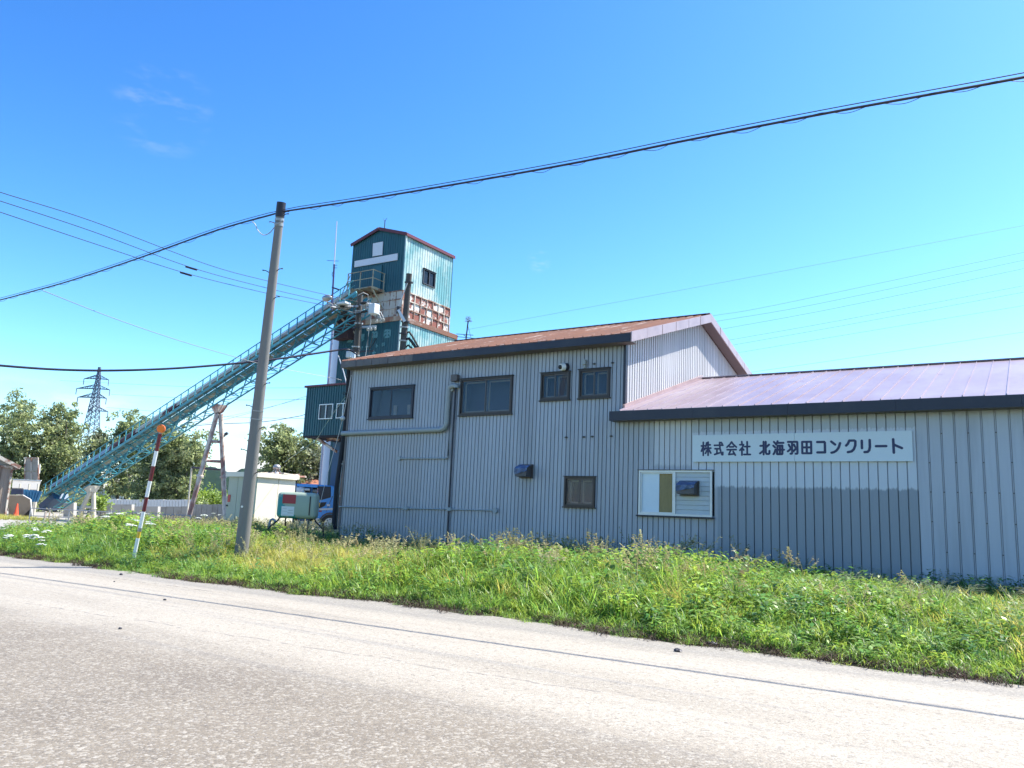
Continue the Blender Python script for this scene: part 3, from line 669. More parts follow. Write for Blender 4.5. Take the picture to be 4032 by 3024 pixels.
# hooked bolt heads hanging below the eave and rust flecks under the board are left to the material
# the boarded window of the low building
x0, x1, z0, z1 = W6; y = WY
wd = MB(); f = .05
wd.box((x0, y-.06, z0), (x1, y+.03, z0+f)).box((x0, y-.06, z1-f), (x1, y+.03, z1)).box((x0, y-.058, z0+f), (x0+f, y+.03, z1-f)).box((x1-f, y-.058, z0+f), (x1, y+.03, z1-f))
xm = x0+(x1-x0)*.50; wd.box((xm-.03, y-.056, z0+f), (xm+.03, y+.03, z1-f)); w6 = wd.build('window', M_alu, low); w6['label'] = 'wide boarded window in a pale frame'
MB().box((x0-.05, y-.10, z0-.045), (x1+.05, y, z0-.003)).build('sill', M_navy, w6); MB().box((x0-.03, y-.09, z1+.003), (x1+.03, y, z1+.02)).build('drip_edge', M_fgrey, w6)
xw = x0+(xm-x0)*.56
M_board = mat('plywood_ochre', (.33, .25, .11), rough=.8, scale=4, stretch=(2, 2, .6), var=.12, c2=(.25, .19, .09), amt=(.5, .7))
M_bwhite = mat('board_white', (.66, .74, .80), rough=.4, var=.03)
MB().box((x0+f+.02, y+.0, z0+f+.03), (xw, y+.02, z1-f-.03)).build('white_board', M_bwhite, w6)
MB().box((xw+.003, y+.012, z0+f+.03), (xm-.06, y+.03, z1-f-.03)).build('plywood_board', M_board, w6)
MB().box((x0+f, y+.05, z0+f), (xm-.03, y+.06, z1-f)).build('backing', M_dark, w6)
s = MB(); t = .035; s.box((x0+f, y-.03, z0+f), (xm-.03, y-.01, z0+f+t)).box((x0+f, y-.03, z1-f-t), (xm-.03, y-.01, z1-f)).box((x0+f, y-.029, z0+f+t), (x0+f+t, y-.01, z1-f-t)).box((xm-.03-t, y-.029, z0+f+t), (xm-.03, y-.01, z1-f-t)); s.build('sash', M_alu, w6)
M_lap = mat('white_lap_board', (.50, .53, .54), rough=.5, var=.05)
for i in range(9):
    a = z0+f+(z1-z0-2*f)*i/9; b = z0+f+(z1-z0-2*f)*(i+1)/9
    MB().prism([(xm+.031, y-.022, a+.003), (xm+.031, y-.010, b-.003), (xm+.031, y+.02, b-.003), (xm+.031, y+.02, a+.003)], (x1-f-xm-.031, 0, 0)).build('plank', M_lap, w6)
hood(low, q5, (607, 1102), (712, 1185), .8)

# ---- the long name board
bx0, bx1, bz0, bz1 = rect(None, [q5(680, 815), q6(937, 624), q6(942, 813), q5(685, 982)])
sign = root('name_board', ((bx0+bx1)/2, WY-.08, bz0), 'long white company name board with dark blue Japanese lettering above the boarded window', 'sign')
qg = seg(2700, 1650, 2.212); bxm = onY(*qg(953, 240), WY).x
M_sign = mat('sign_white', (.60, .66, .70), rough=.35, var=.02)
M_ink = mat('sign_ink', (.014, .022, .085), rough=.45, var=.03)
MB().box((bx0, WY-.075, bz0), (bxm-.003, WY-.03, bz1)).build('panel', M_sign, sign)
MB().box((bxm+.003, WY-.075, bz0), (bx1, WY-.03, bz1)).build('panel', M_sign, sign)
def arc(cx, cy_, rx, ry, a0, a1, n=6): return [(cx+rx*math.cos(R(a0+(a1-a0)*i/n)), cy_+ry*math.sin(R(a0+(a1-a0)*i/n))) for i in range(n+1)]
GLYPH = {
 '株': [[(22, 4), (22, 98)], [(3, 30), (40, 30)], [(21, 36), (3, 68)], [(25, 42), (38, 58)], [(56, 8), (48, 34)], [(54, 23), (92, 23)], [(42, 47), (98, 47)], [(71, 3), (71, 98)], [(69, 50), (44, 84)], [(73, 50), (98, 82)]],
 '式': [[(3, 24), (96, 24)], [(60, 3), (64, 48), (74, 76), (86, 95), (94, 95), (95, 78)], [(76, 3), (88, 13)], [(10, 50), (52, 50)], [(31, 50), (31, 86)], [(6, 93), (58, 82)]],
 '会': [[(50, 3), (34, 20), (4, 40)], [(50, 3), (66, 20), (96, 40)], [(32, 38), (68, 38)], [(6, 58), (94, 58)], [(42, 60), (22, 92), (78, 88)], [(66, 72), (86, 97)]],
 '社': [[(22, 2), (24, 16)], [(4, 24), (38, 24), (28, 44), (4, 64)], [(23, 48), (23, 98)], [(28, 50), (40, 62)], [(50, 38), (96, 38)], [(72, 4), (72, 92)], [(42, 94), (100, 94)]],
 '北': [[(38, 4), (38, 98)], [(6, 34), (38, 34)], [(2, 90), (36, 70)], [(60, 4), (60, 84), (66, 94), (88, 95), (96, 88), (96, 72)], [(92, 26), (62, 46)]],
 '海': [[(8, 6), (22, 18)], [(2, 34), (18, 46)], [(3, 96), (14, 82), (22, 62)], [(42, 2), (36, 16), (28, 26)], [(38, 14), (96, 14)], [(42, 34), (86, 34), (85, 92), (82, 96), (40, 96), (36, 94), (38, 64), (42, 34)], [(26, 64), (100, 64)], [(64, 36), (62, 94)]],
 '羽': [[(4, 8), (40, 8), (44, 12), (44, 90), (40, 96), (28, 96)], [(12, 28), (22, 44)], [(2, 78), (20, 68), (36, 52)], [(54, 8), (92, 8), (96, 12), (96, 90), (92, 96), (80, 96)], [(62, 28), (72, 44)], [(54, 78), (70, 68), (88, 52)]],
 '田': [[(4, 8), (96, 8), (96, 96), (4, 96), (4, 8)], [(50, 8), (50, 96)], [(4, 51), (96, 51)]],
 'コ': [[(4, 12), (88, 12), (94, 18), (94, 92), (4, 92)]],
 'ン': [[(6, 8), (44, 32)], [(6, 96)]+[(30, 92), (56, 80), (78, 58), (94, 22)]],
 'ク': [[(4, 44), (22, 30), (36, 6), (84, 6), (94, 12), (92, 44), (78, 72), (56, 88), (20, 94)]],
 'リ': [[(4, 8), (4, 64)], [(92, 4), (92, 56), (84, 80), (66, 92), (32, 94)]],
 'ー': [[(4, 50), (96, 50)]],
 'ト': [[(6, 2), (8, 98)], [(8, 40), (96, 66)]],
}
CH = [('株', 127, 228, 190, 326), ('式', 240, 335, 193, 324), ('会', 348, 452, 188, 326), ('社', 460, 570, 186, 324), ('北', 636, 742, 184, 320), ('海', 752, 865, 182, 320),
      ('羽', 878, 986, 180, 316), ('田', 1002, 1106, 180, 312), ('コ', 1132, 1228, 176, 310), ('ン', 1252, 1362, 176, 308), ('ク', 1382, 1496, 170, 306), ('リ', 1520, 1622, 168, 306), ('ー', 1642, 1762, 168, 304), ('ト', 1792, 1898, 162, 306)]
for gi, (ch, xa, xb, ya, yb) in enumerate(CH):
    A, B = onY(*qg(xa, (ya+yb)/2), WY-.075), onY(*qg(xb, (ya+yb)/2), WY-.075); T, Bo = onY(*qg((xa+xb)/2, ya), WY-.075), onY(*qg((xa+xb)/2, yb), WY-.075)
    hw = .023 if gi < 4 else .026 if gi < 8 else .029; mb = MB(); k = 0
    def PP(p): return (A.x+hw+(B.x-A.x-2*hw)*p[0]/100, T.z-hw+(Bo.z-T.z+2*hw)*p[1]/100)
    for st in GLYPH[ch]:
        pts = [PP(p) for p in st]
        for a, b in zip(pts, pts[1:]):
            d = Vector((b[0]-a[0], b[1]-a[1])); L = d.length
            if L < 1e-5: continue
            ang = math.atan2(d.y, d.x); out = []
            for i in range(7): t = ang+math.pi/2+math.pi*i/6; out.append((a[0]+hw*math.cos(t), a[1]+hw*math.sin(t)))
            for i in range(7): t = ang-math.pi/2+math.pi*i/6; out.append((b[0]+hw*math.cos(t), b[1]+hw*math.sin(t)))
            yy = WY-.0775-.00035*k; k += 1
            mb.prism([(p[0], yy, p[1]) for p in out], (0, .0025+.00035*k, 0))
    mb.build('letter', M_ink, sign)

# ================================================================ batching plant tower
C0 = at(*q2(1187, 285), 50); TX, TY = C0.x, C0.y
def tz(q, x, y, Y=None): return onY(*q(x, y), TY if Y is None else Y).z
uxl = onY(*q2(690, 390), TY).x; uyb = onX(*q2(1622, 485), TX).y
zE = C0.z; zAp = onY(*q2(935, 247), TY).z; xAp = (uxl+TX)/2
zU = onX(*q2(1155, 812), TX).z                       # foot of the green upper block
zL1 = onX(*q2(1140, 1052), TX).z; zL0 = onX(*q2(1135, 1096), TX).z   # the ledge beam
lxl = onY(*q2(567, 1170), TY).x; lyb = onX(*q2(1652, 1235), TX).y
tower = root('batching_tower', ((uxl+TX)/2, TY+3, .3), 'tall teal metal-clad plant tower with a rusty white band and faded lettering', 'tower')
def tsid(axis, const, out, a, b, z0, z1, m, ops=(), pitch=.2, ribs=4, gw=.08, gd=.02, name='siding_panel', par=None):
    siding(par or tower, axis, const, out, a, b, z0 if callable(z0) else (lambda u: z0), z1 if callable(z1) else (lambda u: z1), pitch, m, ops, ribs=ribs, gw=gw, gd=gd, name=name)
gable_ = lambda u: zE-.04+(zAp-zE)*(1-abs(u-xAp)/((TX-uxl)/2))
tsid('X', TY, -1, uxl, TX, zU, gable_, M_teal)
WT = (onX(*q2(1337, 700), TX).y, onX(*q2(1450, 700), TX).y, onX(*q2(1395, 775), TX).z, onX(*q2(1395, 632), TX).z)
tsid('Y', TX, 1, TY, uyb, zU, zE, M_teal_f, [(WT[0], WT[1], WT[2], WT[3])], pitch=.24)
tsid('Y', uxl, -1, TY, uyb, zU, zE, M_teal)
MB().box((uxl, uyb, zU), (TX, uyb+.05, zE)).build('back_wall', M_teal, tower)
def slab(a, b, c, d, th):       # roof slope
    mb = MB(); mb.hexa([p+Vector((0, 0, -th)) for p in (a, b, c, d)], [a, b, c, d]); return mb
ap0, ap1 = V(xAp, TY-.12, zAp+.08), V(xAp, uyb+.1, zAp+.08)
slab(V(uxl-.1, TY-.12, zE), V(xAp, TY-.12, zAp+.08), ap1, V(uxl-.1, uyb+.1, zE), .05).build('roof_slope', M_roofbrown, tower)
slab(V(xAp, TY-.12, zAp+.079), V(TX+.1, TY-.12, zE), V(TX+.1, uyb+.1, zE), V(xAp, uyb+.1, zAp+.079), .05).build('roof_slope', M_roofbrown, tower)
for a, b in ((V(uxl-.1, TY-.13, zE-.06), ap0+V(0, -.01, -.06)), (ap0+V(0, -.01, -.06), V(TX+.1, TY-.13, zE-.06)), (V(TX+.1, TY-.1, zE-.07), V(TX+.1, uyb+.1, zE-.07))):
    MB().bar(a, b, .05, .20).build('roof_trim', M_redtrim, tower)
MB().bar((TX+.02, TY-.02, zU), (TX+.02, TY-.02, zE-.1), .09, .09).build('corner_trim', M_teal_f, tower)
# window on the sunlit side
wd = MB(); y0, y1, z0, z1 = WT; f = .07
wd.box((TX-.02, y0, z0), (TX+.07, y1, z0+f)).box((TX-.02, y0, z1-f), (TX+.07, y1, z1)).box((TX-.02, y0, z0+f), (TX+.068, y0+f, z1-f)).box((TX-.02, y1-f, z0+f), (TX+.068, y1, z1-f)).box((TX-.02, (y0+y1)/2-.035, z0+f), (TX+.066, (y0+y1)/2+.035, z1-f))
o = wd.build('window', M_dsteel, tower)
for a, b in ((y0+f, (y0+y1)/2-.035), ((y0+y1)/2+.035, y1-f)): MB().box((TX-.02, a, z0+f), (TX-.01, b, z1-f)).build('pane', M_glassd, o)
MB().box((TX-.4, y0, z0), (TX-.38, y1, z1)).build('backing', M_room, o)
MB().box((TX-.02, y0-.05, z1+.003), (TX+.12, y1+.05, z1+.03)).build('drip_edge', M_dsteel, o)
# white plates of the old company mark
def plate(q, pts, par, name, m, Y=None, th=.05):
    P_ = [onY(*q(*p), (TY if Y is None else Y)-.02) for p in pts]; return MB().prism([(p.x, (TY if Y is None else Y)-.02, p.z) for p in P_], (0, -th, 0)).build(name, m, par)
M_mark = mat('mark_white', (.66, .68, .72), rough=.5, var=.05, c2=(.55, .5, .42), amt=(.68, .75), scale=2)
plate(q2, [(878, 378), (970, 360), (963, 484), (873, 498)], tower, 'mark_plate', M_mark)
plate(q2, [(707, 543), (1107, 470), (1105, 532), (704, 600)], tower, 'mark_plate', M_mark)
# door and balcony
D0, D1 = onY(*q2(872, 700), TY), onY(*q2(955, 700), TY); dz0 = tz(q2, 905, 822); dz1 = tz(q2, 905, 592)
MB().box((D0.x, TY-.07, dz0), (D1.x, TY-.012, dz1)).build('door', mat('door_teal', (.012, .10, .12), rough=.45), tower)
zb = dz0-.05; bxa = onY(*q2(745, 830), TY).x; bxb = D1.x+.35; byf = TY-1.15
M_balc = mat('balcony_cream', (.42, .38, .26), rough=.7, scale=2, var=.1, c2=(.26, .13, .08), amt=(.52, .64))
B_ = MB().box((bxa, byf, zb-.06), (bxb, TY-.02, zb)).build('balcony', M_balc, tower)
for x in (bxa+.05, (bxa+bxb)/2, bxb-.05):
    MB().bar((x, byf+.02, zb-.10), (x, TY-.03, zb-.10), .07, .08).build('joist', M_balc, B_)
for x in (bxa+.1, bxb-.1):
    MB().bar((x, byf+.1, zb-.12), (x, TY-.04, zb-1.15), .08, .08).build('brace', M_balc, B_)
for p in ((bxa+.04, byf+.04), ((bxa+bxb)/2, byf+.04), (bxb-.04, byf+.04), (bxb-.04, TY-.1)):
    MB().bar((p[0], p[1], zb), (p[0], p[1], zb+1.08), .05).build('rail_post', M_balc, B_)
for h in (.55, 1.08):
    mb = MB(); mb.bar((bxa, byf+.04, zb+h), (bxb, byf+.04, zb+h), .04).bar((bxb-.04, byf+.06, zb+h), (bxb-.04, TY-.03, zb+h), .04); mb.build('handrail', M_balc, B_)
# the band of white and rusty plates between ribs, as separate plates
nb = 3; nx_ = 9; ny_ = 8
for j in range(nb):
    za = zL1+(zU-zL1)*j/nb; zb_ = zL1+(zU-zL1)*(j+1)/nb
    for i in range(nx_):
        a = uxl+(TX-uxl)*i/nx_; b = uxl+(TX-uxl)*(i+1)/nx_
        MB().box((a+.02, TY+.02, za+.02), (b-.02, TY+.09, zb_-.02)).build('band_plate', M_band, tower)
    for i in range(ny_):
        a = TY+(uyb-TY)*i/ny_; b = TY+(uyb-TY)*(i+1)/ny_
        MB().box((TX-.07, a+.03, za+.03), (TX-.03, b-.03, zb_-.03)).build('band_plate', M_band2, tower)
for j in range(nb+1):
    z = zL1+(zU-zL1)*j/nb
    MB().box((uxl, TY-.02, z-.025), (TX+.02, TY+.1, z+.025)).build('band_rib', M_bandrib, tower)
    MB().box((TX-.1, TY+.105, z-.035), (TX+.03, uyb, z+.035)).build('band_rib', M_bandrib, tower)
for i in range(nx_+1):
    a = uxl+(TX-uxl)*i/nx_; MB().box((a-.022, TY+.0, zL1+.046), (a+.022, TY+.12, zU-.046)).build('band_rib', M_bandrib, tower)
for i in range(1, ny_+1):
    a = TY+(uyb-TY)*i/ny_; MB().box((TX-.12, a-.04, zL1+.036), (TX+.02, a+.04, zU-.036)).build('band_rib', M_bandrib, tower)
MB().box((uxl+.15, TY+.13, zL1), (TX-.13, uyb-.1, zU)).build('band_core', M_dark, tower)
# ledge beam, wider lower block
MB().box((lxl, TY-.10, zL0), (TX+.10, TY+.12, zL1-.002)).build('ledge_beam', M_ledge, tower)
MB().box((TX-.12, TY+.121, zL0), (TX+.12, lyb, zL1-.002)).build('ledge_beam', M_rust, tower)
MB().box((lxl+.01, TY+.121, zL1-.12), (TX-.121, lyb, zL1-.003)).build('ledge_top', M_ledge, tower)
tsid('X', TY-.04, -1, lxl+.03, TX, .3, zL0-.003, M_teal)
tsid('Y', TX+.04, 1, TY, lyb, .3, zL0-.003, M_teal_f, pitch=.24)
tsid('Y', lxl+.03, -1, TY, lyb, .3, zL0-.003, M_bluep)
MB().box((lxl+.03, lyb, .3), (TX, lyb+.05, zL0)).build('back_wall', M_teal, tower)
MB().bar((TX+.05, TY-.05, 1), (TX+.05, TY-.05, zL0-.01), .10, .10).build('corner_trim', M_teal_f, tower)
# faded painted lettering on the lower block
M_fade = mat('faded_lettering', (.11, .30, .33), rough=.6, scale=4, var=.2, c2=(.012, .12, .13), amt=(.52, .60))
def tglyph(ch, q, xa, xb, ya, yb, w=.07, skip=None, name='faded_letter'):
    A, B = onY(*q(xa, (ya+yb)/2), TY-.05), onY(*q(xb, (ya+yb)/2), TY-.05); T, Bo = onY(*q((xa+xb)/2, ya), TY-.05), onY(*q((xa+xb)/2, yb), TY-.05); mb = MB(); k = 0
    for st in (GLYPH[ch] if isinstance(ch, str) else ch):
        for a, b in zip(st, st[1:]):
            pa = Vector((A.x+(B.x-A.x)*a[0]/100, TY-.055-.0008*k, T.z+(Bo.z-T.z)*a[1]/100)); pb = Vector((A.x+(B.x-A.x)*b[0]/100, TY-.055-.0008*k, T.z+(Bo.z-T.z)*b[1]/100)); k += 1
            if (pb-pa).length > .01: mb.bar(pa, pb, w if abs(pb.z-pa.z) > abs(pb.x-pa.x) else .01, .01 if abs(pb.z-pa.z) > abs(pb.x-pa.x) else w, up=(0, 0, 1))
    mb.build(name, M_fade, tower)
for ch, xa, xb, ya, yb in (('北', 905, 995, 925, 1030), ('海', 1100, 1185, 895, 1000), ('羽', 1303, 1390, 858, 970), ('田', 1508, 1605, 822, 945)):
    tglyph(ch, qp, xa, xb, ya, yb, .13)
for ch, xa, xb, ya, yb in (('リ', 1120, 1150, 1090, 1150), ('ー', 1195, 1260, 1080, 1120), ('ト', 1375, 1410, 1050, 1115), ('株', 1465, 1525, 1030, 1095), ('会', 1310, 1370, 1180, 1230), ('社', 1500, 1545, 1160, 1200)):
    tglyph(ch, qp, xa, xb, ya, yb, .07)
MB().tube([(xAp, TY+.4, zAp), (xAp, TY+.4, zAp+.75)], .03, 6).bar((xAp-.15, TY+.4, zAp+.9), (xAp, TY+.4, zAp+.7), .02).bar((xAp+.15, TY+.4, zAp+.9), (xAp, TY+.4, zAp+.7), .02).build('lightning_rod', M_dsteel, tower)

# steps and side platform where the conveyor meets the tower
pz = onY(*qp(820, 560), TY-1).z
P0 = onY(*qp(600, 590), TY-1.0); P1 = onY(*qp(850, 545), TY-1.0)
S_ = MB().box((P0.x, TY-1.3, pz-.08), (uxl+.6, TY-.02, pz)).build('side_platform', mat('rusty_platform', (.10, .06, .05), rough=.8, var=.2, c2=(.35, .28, .2), amt=(.55, .65)), tower)
for x in (P0.x+.1, (P0.x+uxl)/2, uxl+.4): MB().bar((x, TY-1.2, pz-.1), (x+.4, TY-.05, pz-1.1), .09, .09).build('brace', M_balc, S_)
for x in (P0.x+.05, P0.x+.8, uxl-.2): MB().bar((x, TY-1.25, pz), (x, TY-1.25, pz+1.0), .06).build('rail_post', M_bandrib, S_)
for h in (.5, 1.0): MB().bar((P0.x, TY-1.25, pz+h), (uxl, TY-1.25, pz+h), .05).build('handrail', M_bandrib, S_)
a, b = V(uxl+.2, TY-.7, pz), V(bxa+.1, TY-.7, zb)
for dy in (-.3, .3): MB().bar(a+V(0, dy, 0), b+V(0, dy, 0), .05, .22).build('stair_stringer', M_balc, tower)
for i in range(9): p = a.lerp(b, (i+.5)/9); MB().box((p.x-.13, p.y-.28, p.z-.02), (p.x+.13, p.y+.28, p.z+.02)).build('stair_tread', M_balc, tower)
for h in (.5, 1.0): MB().bar(a+V(0, -.3, h), b+V(0, -.3, h), .04).build('stair_rail', M_balc, tower)
MB().box((uxl-.5, TY-.6, pz-1.5), (uxl+.8, TY-.02, pz-.12)).build('chute', mat('dark_rust', (.06, .03, .03), rough=.8, var=.2), tower)

# ---- control cabin hung off the tower's left, on braced legs
CD = 46.5
ca = at(*q3(745, 255), CD); CY = ca.y
cxl = ca.x; cxr = onY(*q3(1095, 220), CY).x+.4; cz1 = onY(*q3(745, 262), CY).z; cz0 = onY(*q3(715, 655), CY).z
cz1r = onY(*q3(1075, 212), CY).z
cab = root('control_cabin', ((cxl+cxr)/2, CY+2, .3), 'teal corrugated cabin on a rusty braced column beside the tower foot', 'cabin')
q3w = [(850, 398), (962, 396), (958, 518), (843, 522)]
def wr(pts): P_ = [onY(*q3(*p), CY) for p in pts]; return ((P_[0].x+P_[3].x)/2, (P_[1].x+P_[2].x)/2, (P_[2].z+P_[3].z)/2, (P_[0].z+P_[1].z)/2)
CW = [wr(q3w), wr([(993, 392), (1100, 386), (1095, 510), (986, 514)])]
ztop = lambda u: cz1+(cz1r-cz1)*0
siding(cab, 'X', CY, -1, cxl, cxr, lambda u: cz0, lambda u: cz1, .19, M_teal, [(w[0], w[1], w[2], w[3]) for w in CW], ribs=5, gw=.09, gd=.03)
siding(cab, 'Y', cxl, -1, CY, CY+3.2, lambda u: cz0, lambda u: cz1, .19, M_teal, ribs=5, gw=.09, gd=.03)
MB().box((cxl, CY+.02, cz0-.10), (cxr, CY+3.2, cz0-.002)).build('cabin_floor', M_dark, cab)
MB().box((cxl-.1, CY-.12, cz1), (cxr, CY+3.3, cz1+.10)).build('cabin_roof', M_redtrim, cab)
MB().box((cxr-.05, CY+.03, cz0), (cxr, CY+3.2, cz1-.01)).build('back_wall', M_teal, cab)
for w in CW:
    x0, x1, z0, z1 = w; f = .05; wd = MB(); wd.box((x0, CY-.07, z0), (x1, CY+.02, z0+f)).box((x0, CY-.07, z1-f), (x1, CY+.02, z1)).box((x0, CY-.069, z0+f), (x0+f, CY+.02, z1-f)).box((x1-f, CY-.069, z0+f), (x1, CY+.02, z1-f)).box(((x0+x1)/2-.03, CY-.068, z0+f), ((x0+x1)/2+.03, CY+.02, z1-f))
    o = wd.build('window', M_alu, cab)
    for a, b in ((x0+f, (x0+x1)/2-.03), ((x0+x1)/2+.03, x1-f)): MB().box((a, CY-.01, z0+f), (b, CY, z1-f)).build('pane', M_glassd, o)
    MB().box((x0, CY+.2, z0), (x1, CY+.22, z1)).build('curtain', M_curt, o)
colx = onY(*q3(990, 900), CY+1).x+.3
MB().tube([(colx+.25, CY+1, ground(colx, CY)-.1), (colx+.25, CY+1, cz0-.1)], .25, 10).build('column', mat('rusty_column', (.20, .11, .07), rough=.8, scale=.8, var=.2, c2=(.48, .44, .38), amt=(.50, .58)), cab, smooth=True)
MB().box((colx+.75, CY+1.2, ground(colx, CY)-.1), (cxr+1.5, CY+3, cz0-.1)).build('stair_enclosure', M_dark, cab)
MB().box((onY(*q3(945, 900), CY+2.4).x, CY+2.4, ground(colx, CY)-.1), (colx-.15, CY+3.0, cz0-.1)).build('blue_wall', M_bluep, cab)
for a, b in (((830, 662), (985, 785)), ((900, 665), (1000, 690))):
    pa, pb = onY(*q3(*a), CY+.6), onY(*q3(*b), CY+.6); pa.z = cz0-.1 if a[0] == 830 else pa.z; MB().bar(pa, pb, .12, .14).build('brace', M_bandrib, cab)
MB().bar(onY(*q3(905, 700), CY+.8), onY(*q3(1000, 655), CY+.8), .1).build('brace', M_bandrib, cab)

# ---- silos: white drum behind the cabin with its thin pipe
sa = at(*q3(960, 100), 57); sr_ = (onY(*q3(990, 100), sa.y)-onY(*q3(940, 100), sa.y)).length/2+.35
silo = root('cement_silo', (sa.x+.2, sa.y, .3), 'tall narrow white cylinder silo beside the tower', 'silo')
sz1 = at(*qp(745, 850), 57).z
MB().tube([(sa.x+.95, sa.y, .3), (sa.x+.95, sa.y, sz1)], .85, 24).build('drum', M_silo, silo, smooth=True)
for k in range(7): z = .3+(sz1-.3)*(k+1)/7.6; MB().tube([(sa.x+.95, sa.y, z), (sa.x+.95, sa.y, z+.05)], .865, 24).build('seam_band', M_silo, silo)
MB().tube([(sa.x+.95, sa.y, sz1+.001), (sa.x+.95, sa.y, sz1+.12)], [.9, .7], 24).build('drum_lid', M_silo, silo)
for r in (.45, .9): MB().tube([(sa.x+.95+.8*math.cos(t), sa.y+.8*math.sin(t), sz1+r) for t in [i*math.pi/8 for i in range(17)]], .02, 4, False).build('top_rail', M_silo, silo)
pd_ = onY(*q3(925, 150), sa.y)
MB().tube([(pd_.x, sa.y, .3), (pd_.x, sa.y, at(*qp(655, 780), 57).z)], .11, 10).build('fill_pipe', mat('pipe_lilac', (.36, .36, .44), rough=.4, metal=.4), silo, smooth=True)
for k in range(7): z = 1.5+k*2.0; MB().bar((pd_.x, sa.y, z), (sa.x+.3, sa.y, z), .05).build('pipe_bracket', M_silo, silo)

# ---- inclined belt conveyor
H0, H1 = at(93.5, 1047.6, 60), at(747, 617, 48.4)
cdir = (H1-H0).normalized(); cper = Vector((0, 0, 1)).cross(cdir); cper.normalize()
if cper.dot(FWD) < 0: cper = -cper          # horizontal, away from the viewer
cup = cdir.cross(cper);  cup = cup if cup.z > 0 else -cup
L_ = (H1-H0).length; HR = .72
conv = root('belt_conveyor', (H0.x, H0.y, .2), 'long inclined teal lattice belt conveyor with a handrail rising to the tower', 'conveyor')
def CP(s, o, h): return H0+cdir*s+cper*o+cup*(h-HR)      # s along, o outwards from the near rail, h above the deck
Lx = L_+.6
for h in (HR, HR*.52):
    MB().bar(CP(0, 0, h), CP(Lx, 0, h), .045 if h == HR else .025, .045 if h == HR else .025).build('handrail', M_conv, conv)
N = 42
pm = None
for i in range(N+1):
    s = L_*i/N; a = CP(s, 0, 0); mb = MB().bar(a+V(0, 0, -.12), V(a.x, a.y, a.z)+V(0, 0, HR*1.05), .055, .055); mb.build('rail_post', M_conv, conv)
MB().bar(CP(-.3, .02, -.08), CP(Lx, .02, -.08), .06, .16, up=cup).build('walkway_edge', M_conv, conv)
nseg = 21
for i in range(nseg):        # walkway deck plates, pale covers, cream undertrays
    a, b = L_*i/nseg, L_*(i+1)/nseg-.02
    mb = MB(); mb.hexa([CP(a, .05, -.06), CP(b, .05, -.06), CP(b, .40, -.06), CP(a, .40, -.06)], [CP(a, .05, -.03), CP(b, .05, -.03), CP(b, .40, -.03), CP(a, .40, -.03)]); mb.build('walkway_plate', mat('walkway_grey', (.10, .16, .16), rough=.7) if i == 0 else MATS['walkway_grey'], conv)
    n = 7; vs = []
    for s in (a, b):
        for k in range(n): t = math.pi*k/(n-1); vs.append(CP(s, .70-.36*math.cos(t), .34+.42*math.sin(t)))
    red = i < 15
    MB().mesh(vs, [(k, k+1, n+k+1, n+k) for k in range(n-1)]).build('belt_cover', M_convcov if i > 6 and (i != 9) else M_belt if i > 4 else M_steel, conv, smooth=True)
    vs = []
    for s in (a, b):
        for k in range(n): t = math.pi*k/(n-1); vs.append(CP(s, .85-.30*math.cos(t), -.04-.14*math.sin(t)))
    MB().mesh(vs, [(k, k+1, n+k+1, n+k) for k in range(n-1)]).build('belt_trough', M_convpan, conv, smooth=True)
MB().bar(CP(.5, .43, .08), CP(Lx-.3, .43, .08), .03, .28, up=cup).build('side_channel', M_conv, conv)
MB().bar(CP(.5, 1.42, .02), CP(Lx-.3, 1.42, .02), .03, .22, up=cup).build('side_channel', M_conv, conv)
TDp = 1.05
for o_, nm in ((.6, 'near'), (1.42, 'far')):
    for h in (-.10, -TDp): MB().bar(CP(0, o_, h), CP(Lx-.2, o_, h), .075, .075, up=cup).build('truss_chord', M_conv, conv)
NT = 34
for i in range(NT):
    a, b = Lx*i/NT, Lx*(i+1)/NT
    for o_ in (.6, 1.42):
        up_ = i % 2 == 0
        MB().bar(CP(a, o_, -.10 if up_ else -TDp), CP(b, o_, -TDp if up_ else -.10), .055, .055).build('truss_brace', M_conv, conv)
    MB().bar(CP(a, .6, -TDp), CP(a, 1.42, -TDp), .045, .045).build('truss_tie', M_conv, conv)
    MB().bar(CP(a, .6, -TDp), CP(b, 1.42, -TDp), .03, .03).build('truss_tie', M_conv, conv)
    MB().bar(CP(a, .02, -.12), CP(a, 1.42, -.12), .06, .06).build('deck_bearer', M_conv, conv)
    MB().bar(CP(a, .04, -.14), CP(a, .6, -.50), .04, .04).build('walkway_bracket', M_conv, conv)
MB().bar(CP(-1.4, 1, -.5), CP(.4, 1, -.3), 1.2, .5).build('tail_box', M_bluep, conv)
for s_, c_ in ((8.8, 0), (19.4, 1)):
    MB().ball(CP(s_, .80, .52), .36, 10, 6, (1, 1, .8)).build('roller_guard', M_convcov if c_ else M_rustp, conv, smooth=True)

